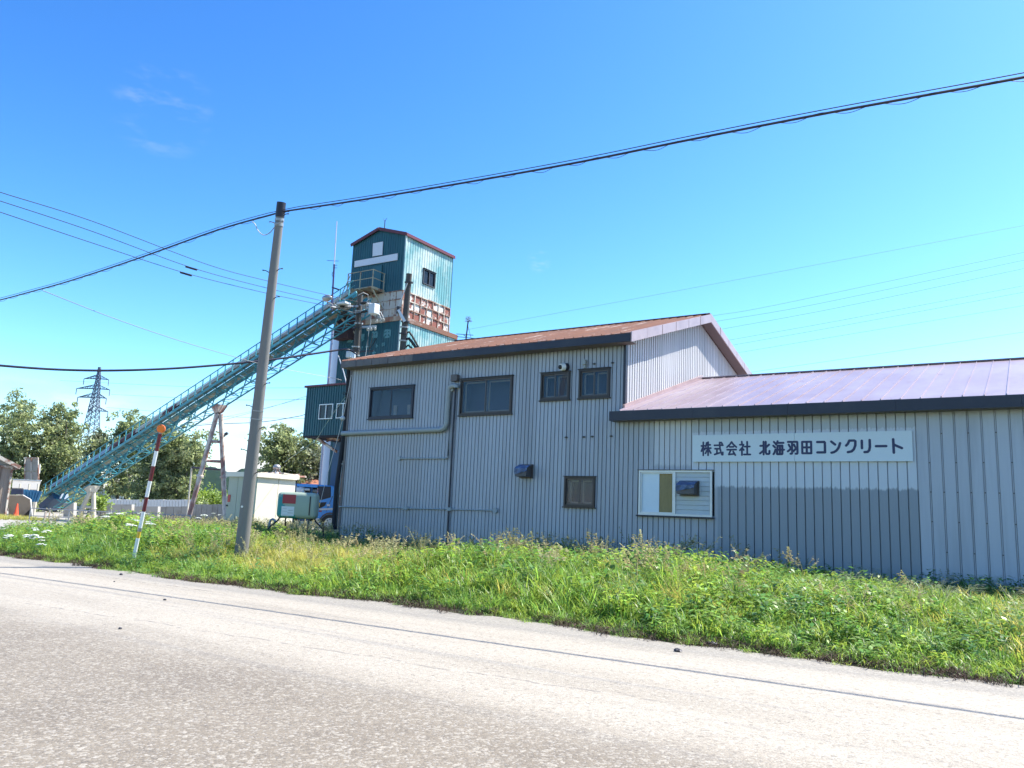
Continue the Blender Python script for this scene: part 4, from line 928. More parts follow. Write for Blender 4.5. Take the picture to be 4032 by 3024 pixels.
# ---- trestles that carry it
def trestle(label, hx, hy, l1, l2, s, r, m, ties):
    top = CP(s, 1.0, -TDp-.05); gz = ground(top.x, top.y)-.1
    dep = (top-EYE).dot(FWD)
    rt = root('conveyor_trestle', (top.x, top.y, gz), label, 'trestle')
    def leg(px, sgn):
        foot = at(px[0], px[1], dep); foot.z = gz; foot = V(foot.x, foot.y, gz)
        t_ = V(top.x, top.y, top.z-.35)+cper*(sgn*.12)+(foot-top)*.02
        return t_, foot
    out = []
    for px, sg in ((l1, -1), (l2, 1)):
        a, f = leg(px, sg); out.append((a, f)); k = (a.z-f.z)
        MB().tube([f, f.lerp(a, .5), a], r, 10).build('leg', m, rt, smooth=True)
        MB().tube([f.lerp(a, .45), f.lerp(a, .465)], r*1.5, 10).build('flange', m, rt)
    for t in ties:
        MB().tube([out[0][1].lerp(out[0][0], t), out[1][1].lerp(out[1][0], t)], r*.62, 8).build('cross_tube', m, rt, smooth=True)
    MB().hexa([V(top.x, top.y, top.z-.45)+cdir*a*.18+cper*b*.22 for a, b in ((-1, -1), (1, -1), (1, 1), (-1, 1))], [V(top.x, top.y, top.z-.03)+cdir*a*.3+cper*b*.45 for a, b in ((-1, -1), (1, -1), (1, 1), (-1, 1))]).build('trestle_head', m, rt)
    return rt
sA = L_*(472-93.5)/(747-93.5)*.955
def find_s(xt):
    best = min(range(0, 400), key=lambda i: abs(((lambda p: (2016+FOC*(p-EYE).dot(RT)/(p-EYE).dot(FWD))/1.8228)(CP(L_*i/400, 1.0, -TDp)))-xt)); return L_*best/400
trestle('tall rusty two-legged tube trestle under the middle of the conveyor', 0, 0, (403, 1125), (488, 1140), find_s(474), .155, M_rustp, (.59, .76))
trestle('short pale two-legged trestle under the lower conveyor', 0, 0, (164, 1125), (203, 1125), find_s(199), .16, M_palep, (.5,))

# ---- shed, tank, pipe, truck
shd = 38.0; c0 = at(*q5(0, 0), shd); sc = at(*qs(560, 242), shd); SX, SY = sc.x, sc.y
sz1_ = sc.z; sz0 = onX(*qs(490, 1135), SX).z; syb = onX(*qs(1207, 400), SX).y; sxl = onY(*qs(45, 225), SY).x
g0 = ground(SX, SY)
shed = root('equipment_shed', ((sxl+SX)/2, (SY+syb)/2, g0), 'low cream metal shed with a rusty flat roof behind the concrete utility pole', 'shed')
fh = sz1_-onX(*qs(560, 322), SX).z
MB().box((sxl+.12, SY+.12, g0-.2), (SX-.12, syb, sz0)).build('foundation', M_conc, shed)
yj = [SY+.12, onX(*qs(900, 700), SX).y, syb]
for a, b in zip(yj, yj[1:]): MB().box((SX-.2, a+.012, sz0), (SX-.12, b-.012, sz1_-fh)).build('wall_panel', M_shed, shed)
xj_ = [sxl+.12, sxl+(SX-sxl)*.35, sxl+(SX-sxl)*.68, SX-.12]
M_shedd = mat('shed_cream_green', (.40, .42, .33), rough=.6, scale=.9, var=.05)
for a, b in zip(xj_, xj_[1:]): MB().box((a+.012, SY+.12, sz0), (b-.012, SY+.2, sz1_-fh)).build('wall_panel', M_shedd, shed)
MB().box((sxl+.12, syb-.08, sz0), (SX-.21, syb, sz1_-fh)).build('wall_panel', M_shed, shed); MB().box((sxl+.12, SY+.21, sz0), (sxl+.2, syb-.09, sz1_-fh)).build('wall_panel', M_shed, shed)
MB().box((sxl, SY, sz1_-fh), (SX, SY+.05, sz1_)).build('roof_edge', M_shed, shed); MB().box((SX-.05, SY+.051, sz1_-fh), (SX, syb+.12, sz1_)).build('roof_edge', M_shed, shed)
MB().box((sxl, SY+.051, sz1_-fh+.03), (SX-.051, syb+.1, sz1_-.06)).build('roof_deck', M_shedroof, shed)
for i in range(7):
    a = SY+.5+i*.42; MB().prism([(SX-.3, a, sz1_-.05), (SX-.3, a+.35, sz1_-.05), (SX-.3, a+.3, sz1_+.04+.03*(i % 3))], (-(SX-sxl)*.7, 0, 0)).build('loose_sheet', M_shedroof, shed)
MB().bar((SX-.3, SY+1.7, sz1_+.06), (SX-.3, syb+.2, sz1_-.0), .35, .05).build('loose_sheet', M_shed, shed)
MB().box((SX-.27, SY+1.25, sz1_), (SX-.12, SY+1.38, sz1_+.10)).build('bracket', M_white, shed)
r0, r1 = onY(*qs(80, 612), SY+.12), onY(*qs(108, 733), SY+.12); MB().box((r0.x, SY+.10, r1.z), (r1.x, SY+.118, r0.z)).build('red_notice', mat('notice_red', (.50, .05, .04), rough=.5), shed)
p = onY(*qs(60, 790), SY+.12); MB().box((p.x-.05, SY+.07, p.z-.04), (p.x+.05, SY+.118, p.z+.04)).build('handle', M_black2, shed)
# reels on the roof
vt = root('roof_ventilator', (SX-1.2, SY+1.6, sz1_), 'small grey turbine ventilator on four splayed feet on the shed roof', 'ventilator')
vc = at(*qs(872, 165), shd+1.5)
MB().ball((vc.x, vc.y, vc.z), .20, 10, 6, (1, 1, .75)).build('vent_cap', M_steel, vt, smooth=True)
for t in range(4): MB().bar((vc.x, vc.y, vc.z), (vc.x+.32*math.cos(t*1.57+.6), vc.y+.32*math.sin(t*1.57+.6), sz1_-.04), .04).build('foot', M_steel, vt)

def rbox(c, s, r, seg_=3):     # rounded box via bevel, local
    mb = MB().box((c[0]-s[0]/2, c[1]-s[1]/2, c[2]-s[2]/2), (c[0]+s[0]/2, c[1]+s[1]/2, c[2]+s[2]/2)); return mb
# heating oil tank on four bent tube legs
td_ = 24.6; ta, tb = at(*qs(905, 590), td_), at(*qs(1545, 1000), td_)
tcx = at(*qs(1222, 790), td_); tw = ((at(*qs(1545, 790), td_)-at(*qs(905, 790), td_)).length); th_ = (at(*qs(1222, 580), td_)-at(*qs(1222, 1003), td_)).length
rzt = math.atan2((at(*qs(1545, 790), td_)-at(*qs(905, 790), td_)).y, (at(*qs(1545, 790), td_)-at(*qs(905, 790), td_)).x)+R(0)
gz = ground(tcx.x, tcx.y)
tank = root('oil_tank', (tcx.x, tcx.y, gz), 'faded green heating-oil tank with a red square and a paper notice on bent black legs', 'tank', rz=rzt)
zc = tcx.z-gz
o = MB().box((-tw/2, -.26, zc-th_/2), (tw/2, .26, zc+th_/2)).build('tank_body', M_tank, tank, local=True); bv = o.modifiers.new('b', 'BEVEL'); bv.width = .13; bv.segments = 4; o.data.polygons.foreach_set('use_smooth', [True]*6)
def tp(x, y): p = at(*qs(x, y), td_); v = (p-V(tcx.x, tcx.y, gz)); return v.x*math.cos(rzt)+v.y*math.sin(rzt), v.z
for nm, pts, m in (('red_square', ((1005, 610), (1212, 765)), M_red), ('notice', ((992, 802), (1190, 965)), M_label)):
    a, b = tp(*pts[0]), tp(*pts[1]); MB().box((a[0], -.268, b[1]), (b[0], -.262, a[1])).build(nm, m, tank, local=True)
a, b = tp(992, 802), tp(1190, 965)
for i, (u0_, u1_, v_) in enumerate(((.55, .92, .36), (.55, .92, .42), (.5, .92, .64), (.5, .92, .68), (.08, .4, .2), (.08, .45, .5), (.1, .9, .88))):   # lines of small print, a few pixels high
    MB().box((a[0]+(b[0]-a[0])*u0_, -.270, a[1]+(b[1]-a[1])*(v_+.035)), (a[0]+(b[0]-a[0])*u1_, -.2685, a[1]+(b[1]-a[1])*v_)).build('print_line', M_steel, tank, local=True)
MB().box((tw/2-.20, -.275, zc-th_*.36), (tw/2-.165, -.25, zc+th_*.36)).build('sight_glass', M_black2, tank, local=True)
for x, xs_ in ((-.36, -1), (-.36, 1), (.36, -1), (.36, 1)):
    yy = -.2 if xs_ < 0 else .2
    x_ = x*tw*1.1+(.06*xs_)
    MB().tube([(x_*.92, yy*.7, zc-th_/2+.02), (x_*1.0-.10*(-1 if x > 0 else 1)*0, yy, zc-th_/2-.08), (x_*1.22+.12*xs_, yy*1.2, zc-th_/2-.30), (x_*1.28+.14*xs_, yy*1.3, 0)], .025, 8).build('leg', M_black2, tank, local=True, smooth=True)
MB().tube([(-.12*1, 0, zc+th_/2-.02), (-.12, 0, zc+th_/2+.32)]+[(-.12+.06-.06*math.cos(t*math.pi/5), 0, zc+th_/2+.32+.07*math.sin(t*math.pi/5)) for t in range(1, 6)]+[(0, 0, zc+th_/2+.26)], .016, 8).build('breather_pipe', M_bronze, tank, local=True, smooth=True)
MB().tube([(.12, 0, zc+th_/2-.02), (.12, 0, zc+th_/2+.03), (.12, 0, zc+th_/2+.14)], [.05, .03, .022], 8).build('filler_cap', M_steel, tank, local=True)
# hooked vent pipe in the grass
p = at(*qs(775, 1020), 27); g_ = ground(p.x, p.y); q_ = at(*qs(820, 1050), 27)
mb = MB().tube([(p.x-.05, p.y, g_), (p.x-.05, p.y, p.z-.1), (p.x-.02, p.y, p.z-.02), (p.x+.06, p.y+.02, p.z+.02), (p.x+.14, p.y+.05, p.z-.02), (p.x+.17, p.y+.06, p.z-.10)], .04, 10)
single('vent_pipe', mb, M_conduit, 'hooked grey vent pipe in the grass in front of the shed wall', 'pipe', smooth=True)

# ---- blue tipper truck
tkd = 47.0; wc = at(*qs(1750, 1075), tkd); tz0 = wc.z-.5
trz = R(43)
tk = root('blue_truck', (wc.x, wc.y, tz0), 'light blue tipper truck with a white stripe parked between shed and building', 'truck', rz=trz)
def tl(x, y):
    p = at(*qs(x, y), tkd)-V(wc.x, wc.y, tz0); return p.x*math.cos(trz)+p.y*math.sin(trz), p.z
def TB(name, prof, y0, y1, m, par=tk, smooth=False, bevel=0):
    mb = MB().prism([(a, y0, b) for a, b in prof], (0, y1-y0, 0)); return mb.build(name, m, par, local=True, bevel=bevel)
xr_, zt_ = tl(1850, 480); xl_, _ = tl(1560, 480); zb_ = tl(1560, 1000)[1]
cb = TB('cab', [(xl_, zb_), (xr_-.55, zb_), (xr_-.1, .95), (xr_+.12, 1.2), (xr_+.10, 1.9), (xr_-.02, zt_-.12), (xr_-.15, zt_), (xl_, zt_+.05)], -1.1, 1.1, M_blue, bevel=.06)
w_ = [tl(1575, 500), (tl(1750, 500)[0], tl(1750, 500)[1]), (tl(1752, 650)[0], tl(1752, 650)[1]), (tl(1610, 690)[0], tl(1610, 690)[1]), (tl(1578, 680)[0], tl(1578, 680)[1])]
TB('side_window', w_, -1.115, -1.101, M_dsteel)
TB('window_seal', [(w_[0][0]-.05, w_[0][1]+.05), (w_[1][0]+.05, w_[1][1]+.05), (w_[2][0]+.05, w_[2][1]-.04), (w_[3][0], w_[3][1]-.06), (w_[4][0]-.05, w_[4][1]-.05)], -1.108, -1.1005, M_black2)
TB('intake_panel', [tl(1548, 745), tl(1700, 738), tl(1670, 800), tl(1600, 835), tl(1545, 835)], -1.115, -1.1, M_black2)
TB('white_stripe', [tl(1570, 840), tl(1850, 830), tl(1850, 862), tl(1600, 868)], -1.112, -1.1, M_white)
TB('door_seam', [tl(1790, 640), tl(1800, 640), tl(1700, 880), tl(1690, 880)], -1.106, -1.1, M_dsteel)
p = tl(1728, 788); TB('door_handle', [(p[0]-.09, p[1]-.05), (p[0]+.09, p[1]-.05), (p[0]+.09, p[1]+.06), (p[0]-.09, p[1]+.06)], -1.135, -1.1, M_white)
p = tl(1600, 882); TB('marker_light', [(p[0]-.08, p[1]-.04), (p[0]+.08, p[1]-.04), (p[0]+.08, p[1]+.04), (p[0]-.08, p[1]+.04)], -1.125, -1.1, M_red)
p = tl(1560, 780); TB('mirror_lamp', [(p[0]-.1, p[1]-.1), (p[0]+.12, p[1]-.1), (p[0]+.12, p[1]+.1), (p[0]-.1, p[1]+.1)], -1.28, -1.12, M_yel)
mb = MB().tube([(0, -1.12, .5), (0, -.86, .5)], .5, 24); w1_ = mb.build('wheel', M_black2, tk, local=True, smooth=True)
MB().tube([(0, -1.13, .5), (0, -1.0, .5)], [.30, .20], 20).build('rim', M_alu, w1_, local=True)
for i in range(8): t = i*math.pi/4; MB().ball((.21*math.cos(t), -1.15, .5+.21*math.sin(t)), .035, 6, 4).build('wheel_nut', M_dsteel, w1_, local=True)
for k, (x, y) in enumerate(((0, .99), (-3.6, -.99), (-3.6, .99), (-4.9, -.99), (-4.9, .99))):
    MB().tube([(x, y-.13, .5), (x, y+.13, .5)], .5, 20).build('wheel', M_black2, tk, local=True, smooth=True)
pts = [(.62*math.cos(t), .5+.62*math.sin(t)) for t in [math.pi*i/8 for i in range(9)]]; inn = [(.53*math.cos(t), .5+.53*math.sin(t)) for t in [math.pi*(8-i)/8 for i in range(9)]]
mb = MB(); 
for i in range(8): mb.prism([(pts[i][0], -1.16, pts[i][1]), (pts[i+1][0], -1.16, pts[i+1][1]), (inn[7-i][0], -1.16, inn[7-i][1]), (inn[8-i][0], -1.16, inn[8-i][1])], (0, .3, 0))
mb.build('wheel_arch', M_fgrey, tk, local=True)
xb = tl(1215, 500)[0]-2.2
TB('chassis', [(xb, .55), (xr_-.3, .55), (xr_-.3, .8), (xb, .8)], -.45, .45, M_black2)
TB('tipper_body', [(xb, 1.0), (xl_-.15, 1.0), (xl_-.15, 1.25), (xb, 1.25)], -1.15, 1.15, M_bluep)
ztb = tl(1215, 450)[1]
TB('canopy_rail', [(xb, ztb-.10), (xl_-.02, ztb-.14), (xl_-.02, ztb+.04), (xb, ztb)], -1.15, 1.15, M_blue)
TB('body_shade', [(xb, 1.26), (xl_-.15, 1.26), (xl_-.15, ztb-.16), (xb, ztb-.12)], -.9, 1.14, M_dark)
for i in range(5): x = xb+(xl_-.4-xb)*i/4; TB('body_post', [(x, 1.26), (x+.12, 1.26), (x+.12, ztb-.16), (x, ztb-.12)], -1.14, -1.0, M_bluep)
p = tl(1250, 550); MB().ball((p[0], -.95, p[1]), .30, 12, 8, (1.3, .8, 1)).build('white_drum', M_white, tk, local=True, smooth=True)
for x, y in ((1380, 535), (1500, 560)): p = tl(x, y); MB().tube([(p[0]-.12, -1.0, p[1]), (p[0]+.18, -1.0, p[1])], .10, 10).build('canister', M_alu if x < 1400 else M_curt, tk, local=True, smooth=True)
TB('fuel_tank', [(xl_-1.0, .55), (xl_-.3, .55), (xl_-.3, 1.0), (xl_-1.0, 1.0)], -1.1, -.6, M_bluep); TB('side_guard', [(xb, .5), (xl_-1.2, .5), (xl_-1.2, .62), (xb, .62)], -1.12, -1.05, M_bluep)
TB('bumper', [(.62, .38), (xr_+.15, .38), (xr_+.15, .85), (.62, .85)], -1.1, 1.1, M_blue); TB('step', [(xl_, .45), (-.6, .45), (-.6, .75), (xl_, .75)], -1.1, -.7, M_alu)

# low building with an orange-brown roof far behind the truck
p = at(*qs(1215, 400), 75); q_ = at(*qs(1620, 400), 75)
farb = root('rust_roofed_building', (p.x, p.y, 0), 'distant low building with an orange-brown roof behind the blue truck', 'building')
zt = at(*qs(1400, 335), 75).z
rtv = (q_-p).normalized(); bk = V(-rtv.y, rtv.x, 0); a, b = p-rtv*1.5, q_+rtv*6
a.z = b.z = 0
MB().hexa([a, b, b+bk*8, a+bk*8], [V(v.x, v.y, zt-1.6) for v in (a, b, b+bk*8, a+bk*8)]).build('wall', M_shedd, farb)
MB().prism([V(a.x, a.y, zt-1.7)-bk*.5, V(a.x, a.y, zt)+bk*3.6, V(a.x, a.y, zt-1.7)+bk*8.5], b-a).build('roof', mat('roof_orange', (.33, .13, .075), rough=.8, var=.08), farb)

# ================================================================ utility poles and wires
def px(p):
    d = Vector(p)-EYE; c = d.dot(FWD); return (2016+FOC*d.dot(RT)/c)/1.8228, (1512-FOC*d.dot(UP)/c)/1.8228
PD = 19.9
pb = at(521, 1190, PD); pt = at(607, 447, PD-.1)
pb.z = ground(pb.x, pb.y)-.3
pole = root('utility_pole', (pb.x, pb.y, ground(pb.x, pb.y)), 'leaning grey concrete utility pole in the roadside grass before the cream shed', 'utility pole')
def PPt(t): return pb.lerp(pt, t)
MB().tube([PPt(t) for t in (0, .25, .5, .75, 1)], [.172, .153, .134, .116, .098], 24).build('shaft', M_conc, pole, smooth=True)
MB().tube([PPt(.972), PPt(1.012)], [.112, .112], 20).build('pole_cap', mat('cap_black', (.012, .014, .03), rough=.5), pole)
MB().tube([PPt(.947), PPt(.955)], .112, 20).build('clamp_band', M_steel, pole); MB().tube([PPt(.961), PPt(.968)], .112, 20).build('clamp_band', M_steel, pole)
pd = (pt-pb).normalized(); side = RT.copy()
def step(px_, py_, sgn):
    t = min(1, max(0, (1190-py_)/(1190-447))); c = PPt(t); r = .172-.074*t
    d = (side*sgn*.9-FWD*.5).normalized(); a = c+d*r*.8; b = a+d*.10+pd*.05; e = b+side*sgn*.07+pd*.01
    MB().tube([a, b, e], .011, 6).build('step_bolt', M_dsteel, pole); MB().ball(e, .02, 6, 4).build('step_bolt', M_dsteel, pole)
for q, x, y, sg in ((qt, 1045, 1140, 1), (qt, 835, 1165, -1), (qt, 990, 1570, 1), (qa, 1745, 295, 1), (qa, 1712, 567, 1), (qa, 1640, 432, -1), (qa, 1607, 702, -1), (qa, 1675, 842, 1), (qt, 1160, 262, 1), (qt, 1160, 298, 1)):
    p_ = q(x, y); step(p_[0], p_[1], sg)
for yy in (q3(0, 357)[1], q3(0, 420)[1]):
    t = (1190-yy)/(743); r = .172-.074*t+.004; MB().tube([PPt(t-.0012), PPt(t+.0012)], r, 20).build('band', M_steel, pole)
t = (1190-q3(0, 385)[1])/743; c = PPt(t); d = (side*-.93-FWD*.35).normalized(); r = .172-.074*t+.012
mb = MB(); w_ = FWD.cross(UP)*-.0
mb.hexa([c+d*r+pd*a+d.cross(pd).normalized()*b for a, b in ((-.26, -.045), (-.26, .045), (.26, .045), (.26, -.045))], [c+d*(r+.006)+pd*a+d.cross(pd).normalized()*b for a, b in ((-.26, -.045), (-.26, .045), (.26, .045), (.26, -.045))]); mb.build('number_plate', M_white, pole)
c = PPt((1190-q3(0, 1090)[1])/743)-FWD*.165-side*.06; MB().tube([c, c-FWD*.01], .028, 12).build('tag_disc', M_white, pole)
mb = MB(); c = PPt(.955); mb.tube([c-side*.1-FWD*.1, c-side*.22+pd*.03-FWD*.08, c-side*.2-FWD*.12], .012, 6).tube([c-side*.12-FWD*.1, c-FWD*.16-pd*.05, c+side*.12-FWD*.1+pd*.05], .014, 6); mb.build('cable_clamp', M_steel, pole)

def sagline(pts, r, name, label, m=M_black, n=5, sub=6, grp=None, cat='cable'):
    """smooth line through the points (Catmull-Rom)"""
    P_ = [2*pts[0]-pts[1]]+list(pts)+[2*pts[-1]-pts[-2]]; out = []
    for i in range(1, len(P_)-2):
        for k in range(sub):
            t = k/sub; a, b, c, d = P_[i-1:i+3]
            out.append(.5*((2*b)+(c-a)*t+(2*a-5*b+4*c-d)*t*t+(3*b-a-3*c+d)*t**3))
    out.append(pts[-1]); return out, single(name, MB().tube(out, r, n), m, label, cat, grp)
# main bundle along the road, above it the thin messenger, around it the wrapped wire
CYR = pt.y
def yr(x): return pt.y+(x-pt.x)*.0
R_pts = [onY(x, y, CYR) for x, y in ((612, 457), (830, 424), (1200, 360), (1500, 300), (1800, 242), (2212, 167))]+[V(x_, CYR, onY(2212, 167, CYR).z+k_) for x_, k_ in ((3, -.10), (8, -.12), (15, .15), (26, 1.1))]
Lp = [(600, 460), (470, 497), (290, 561), (150, 607), (60, 632), (0, 648), (-160, 688)]
L_pts = [onY(x, y, CYR+.0) for x, y in Lp]
oR, _ = sagline(R_pts, .022, 'aerial_cable', 'thick dark blue overhead cable running right from the concrete pole top')
oL, _ = sagline(L_pts, .022, 'aerial_cable', 'thick dark overhead cable running down left from the concrete pole top')
for o_, k in ((oR, 1), (oL, -1)):
    up_ = [p+V(0, 0, .07 if i else .05) for i, p in enumerate(o_)]
    single('messenger_wire', MB().tube(up_, .009, 4), M_black, 'thin messenger wire just above the thick cable %s of the concrete pole' % ('right' if k > 0 else 'left'), 'wire')
    # wrapped thin wire that hangs in loops under the bundle
    mb = MB(); w_ = []
    L2 = [0]
    for a, b in zip(o_, o_[1:]): L2.append(L2[-1]+(b-a).length)
    tot = L2[-1]; s_ = .5; ii = 0
    while s_ < tot-.3:
        while L2[ii+1] < s_: ii += 1
        p = o_[ii].lerp(o_[ii+1], (s_-L2[ii])/(L2[ii+1]-L2[ii])); ph = s_*2*math.pi/.8
        w_.append(p+V(0, math.sin(ph)*.04, -.024+math.cos(ph)*.032+.012*math.sin(s_*3.1))); s_ += .075
    mb.tube(w_, .0055, 4, False); single('wrapping_wire', mb, M_black, 'thin looping wire wrapped round the thick cable %s of the concrete pole' % ('right' if k > 0 else 'left'), 'wire')
lp = [at(*qt(595, 385), PD), at(*qt(640, 425), PD), at(*qt(690, 530), PD), at(*qt(780, 603), PD), at(*qt(880, 565), PD), at(*qt(955, 475), PD-.05)]
sagline(lp, .012, 'drop_loop', 'slack wire loop hanging left of the concrete pole top', M_conduit, cat='wire')

# two dark poles between the office and the tower
def dpole(xb, yb, xt, yt, dep, label):
    a, b = at(xb, yb, dep), at(xt, yt, dep); d = (b-a).normalized(); foot = a-d*((a.z-.0)/d.z)
    rt = root('plant_pole', (foot.x, foot.y, ground(foot.x, foot.y)), label, 'utility pole')
    MB().tube([foot, b], [.20, .135], 16).build('shaft', M_conc2, rt, smooth=True); MB().tube([b, b+d*.05], .14, 14).build('pole_top', M_conc2, rt)
    return rt, foot, b, d
p1_, f1, t1, d1 = dpole(*q2(715, 1440), *q2(752, 868), 39, 'dark concrete pole carrying crossarms, insulators and a grey switch box by the tower')
p2_, f2, t2, d2 = dpole(*q2(1150, 1370), *q2(1212, 668), 38, 'dark concrete pole with a white stay arm rising before the tower corner')
for par, lst, dep in ((p1_, ((1105, 520), (1090, 720), (1065, 790), (1045, 1100), (1040, 1150), (1035, 1240)), 39), (p2_, ((1910, 50), (1850, 690), (1835, 780), (1820, 885), (1810, 1000)), 38)):
    for x, y in lst:
        c = at(*qp(x, y), dep); d = d1; MB().tube([c-d*.035, c+d*.035], .21, 14).build('band', M_dsteel if y % 20 else M_steel, par)
def Q(x, y, dep=38.8): return at(*qp(x, y), dep)
for a, b, w in (((620, 455), (1080, 440), .09), ((1110, 415), (1425, 405), .09), ((1130, 780), (1375, 770), .10), ((1110, 1180), (1330, 1165), .07), ((985, 800), (1040, 790), .06)):
    MB().bar(Q(*a), Q(*b), w, w).build('crossarm', M_steel if w > .08 else M_dsteel, p1_)
M_ins = mat('porcelain', (.55, .55, .54), rough=.3, var=.05)
for x, y, dx in ((625, 452, 1), (700, 460, 1), (790, 455, 1), (850, 440, -1), (915, 430, -1), (985, 438, -1), (1245, 388, -1), (1310, 398, -1), (1395, 412, -1), (1210, 462, 1), (1260, 465, 1), (1240, 790, 0), (1290, 785, 0), (1355, 778, 0), (1385, 655, 0), (1452, 655, 0), (1490, 630, 0)):
    p = Q(x, y, 38.6); e = RT*.30*(1 if dx >= 0 else -1)+UP*-.05
    if dx == 0: e = UP*-.16
    mb = MB(); mb.tube([p, p+e*.3, p+e*.34, p+e*.6, p+e*.64, p+e], [.04, .045, .085, .05, .085, .03], 8); mb.build('insulator', M_ins, p1_, smooth=False)
for x, y, r_ in ((830, 425, .10), (1165, 385, .09), (1180, 525, .08), (850, 540, .09)):
    a, b = Q(x-50, y+10, 38.5), Q(x+55, y-8, 38.5); MB().tube([a, a.lerp(b, .5), b], [r_*.5, r_, r_*.4], 8).build('dead_end_cover', M_black2, p1_, smooth=True)
for x, y, w, h in ((1340, 490, .38, .5), (840, 400, .6, .12), (960, 1235, .28, .32)):
    c = Q(x, y, 38.4); mb = MB().box((c.x-w*.5, c.y-.2, c.z-h*.5), (c.x+w*.5, c.y+.2, c.z+h*.5)); mb.build('switch_box', M_label, p1_, bevel=.03)
for pts, r_, m_ in (([(1080, 260), (1160, 215), (1240, 250), (1255, 320), (1215, 370)], .016, M_ins), ([(790, 330), (760, 300), (700, 330), (690, 400), (760, 450)], .014, M_ins), ([(880, 360), (860, 330), (790, 305), (720, 320)], .014, M_steel),
                    ([(560, 360), (700, 430), (860, 500), (1000, 545), (1130, 545), (1220, 515)], .02, M_steel), ([(730, 545), (850, 590), (1000, 580), (1190, 530)], .028, M_black2), ([(1390, 500), (1450, 540), (1490, 620)], .018, M_ins), ([(1385, 520), (1430, 580), (1455, 650)], .018, M_ins),
                    ([(1290, 560), (1285, 700), (1250, 870), (1225, 1060), (1200, 1250)], .014, M_ins), ([(1240, 900), (1235, 1060), (1265, 1140), (1330, 1050), (1375, 960)], .022, M_black2), ([(1310, 880), (1300, 1000), (1270, 1110), (1250, 1240)], .020, M_black2),
                    ([(1045, 380), (1000, 500), (1030, 600), (1075, 730)], .02, M_black2), ([(1125, 600), (1130, 800), (1115, 1000), (1110, 1150)], .03, M_black2), ([(640, 460), (750, 480), (900, 460), (1040, 455)], .02, M_dsteel), ([(560, 440), (640, 420), (800, 440)], .012, M_ins)):
    P_ = [Q(*p_, 38.5) for p_ in pts]; MB().tube(P_, r_, 5).build('jumper_wire', m_, p1_)
mb = MB(); s0, s1 = Q(1730, 500, 37.8), Q(1840, 690, 37.8); MB().bar(s0, s1, .16, .12).build('stay_arm', M_label, p2_)
MB().tube([Q(1885, 60, 37.8), Q(1800, 280, 37.8), Q(1735, 460, 37.8), Q(1715, 600, 37.8)], .028, 6).build('stay_wire', M_ins, p2_); MB().tube([Q(1735, 440, 37.8), Q(1720, 560, 37.8)], .07, 8).build('stay_insulator', M_dsteel, p2_)
for pts, r_ in (([(1880, 870), (1915, 858), (1960, 920), (2070, 1115)], .05), ([(1870, 980), (1905, 965), (1950, 1010), (2030, 1125)], .07), ([(1850, 1110), (1900, 1075), (1960, 1130)], .05)):
    P_ = [Q(*p_, 38) for p_ in pts]; MB().tube(P_, r_, 8).build('service_cable', M_black2, p2_, smooth=True)
# street lamp on the crossarm, left
lm = root('area_lamp', Q(640, 330, 40), 'small oval lamp head on a thin mast beside the conveyor top', 'lamp')
MB().ball(Q(572, 305, 40), .30, 10, 6, (1.1, .6, .55)).build('lamp_head', M_steel, lm, smooth=True); MB().bar(Q(590, 300, 40), Q(650, 330, 40), .05).build('lamp_arm', M_steel, lm)
am = root('antenna_mast', (Q(640, 600, 45).x, Q(640, 600, 45).y, Q(640, 600, 45).z), 'thin tall lilac antenna mast with short whiskers left of the tower', 'antenna')
a0, a1, a2 = at(*q2(488, 1000), 45), at(*q2(512, 570), 45), at(*q2(537, 168), 45)
MB().tube([a0, a1], .05, 8).build('mast', mat('mast_blue', (.06, .05, .16), rough=.5), am); MB().tube([a1, a1.lerp(a2, .95), a2], [.035, .028, .02], 6).build('whip', mat('whip_white', (.60, .60, .72), rough=.4), am)
MB().bar(at(*q2(445, 535), 45), at(*q2(555, 540), 45), .02).build('whisker', M_dsteel, am)
for y_ in (578, 602): MB().bar(at(*q2(500, y_), 45), at(*q2(540, y_+2), 45), .022).build('whisker', M_dsteel, am)
MB().bar(at(*q2(490, 785), 45), at(*q2(558, 808), 45), .07).build('bracket', M_dsteel, am)
MB().tube([at(*q2(x, y), 45) for x, y in ((500, 640), (490, 665), (500, 690))], .015, 5).build('feed_wire', M_dsteel, am)
# TV aerial on the office roof
ta_ = at(*q2(1740, 1284), 33.5); tb_ = at(*q2(1762, 1100), 33.5)
tv = root('tv_aerial', ta_, 'small TV aerial with loop elements on the rusty roof ridge', 'antenna')
MB().tube([ta_, tb_], .03, 6).build('mast', M_dsteel, tv)
for a, b in (((1730, 1105), (1800, 1105)), ((1735, 1070), (1790, 1110)), ((1745, 1062), (1782, 1062)), ((1732, 1090), (1795, 1094)), ((1750, 1058), (1752, 1108)), ((1765, 1060), (1768, 1108)), ((1778, 1060), (1780, 1106)), ((1740, 1080), (1790, 1078))):
    MB().bar(at(*q2(*a), 33.5), at(*q2(*b), 33.5), .02).build('element', M_steel, tv)
for a, b in (((1560, 1278), (1900, 1282)), ((1650, 1220), (1810, 1232)), ((1655, 1245), (1880, 1268)), ((1720, 1230), (1750, 1250))):
    MB().bar(at(*q2(*a), 33.4), at(*q2(*b), 33.4), .022).build('element', M_dsteel, tv)
MB().bar(tb_.lerp(ta_, .2), at(*q2(1795, 1282), 33.8), .012).build('stay', M_dsteel, tv)

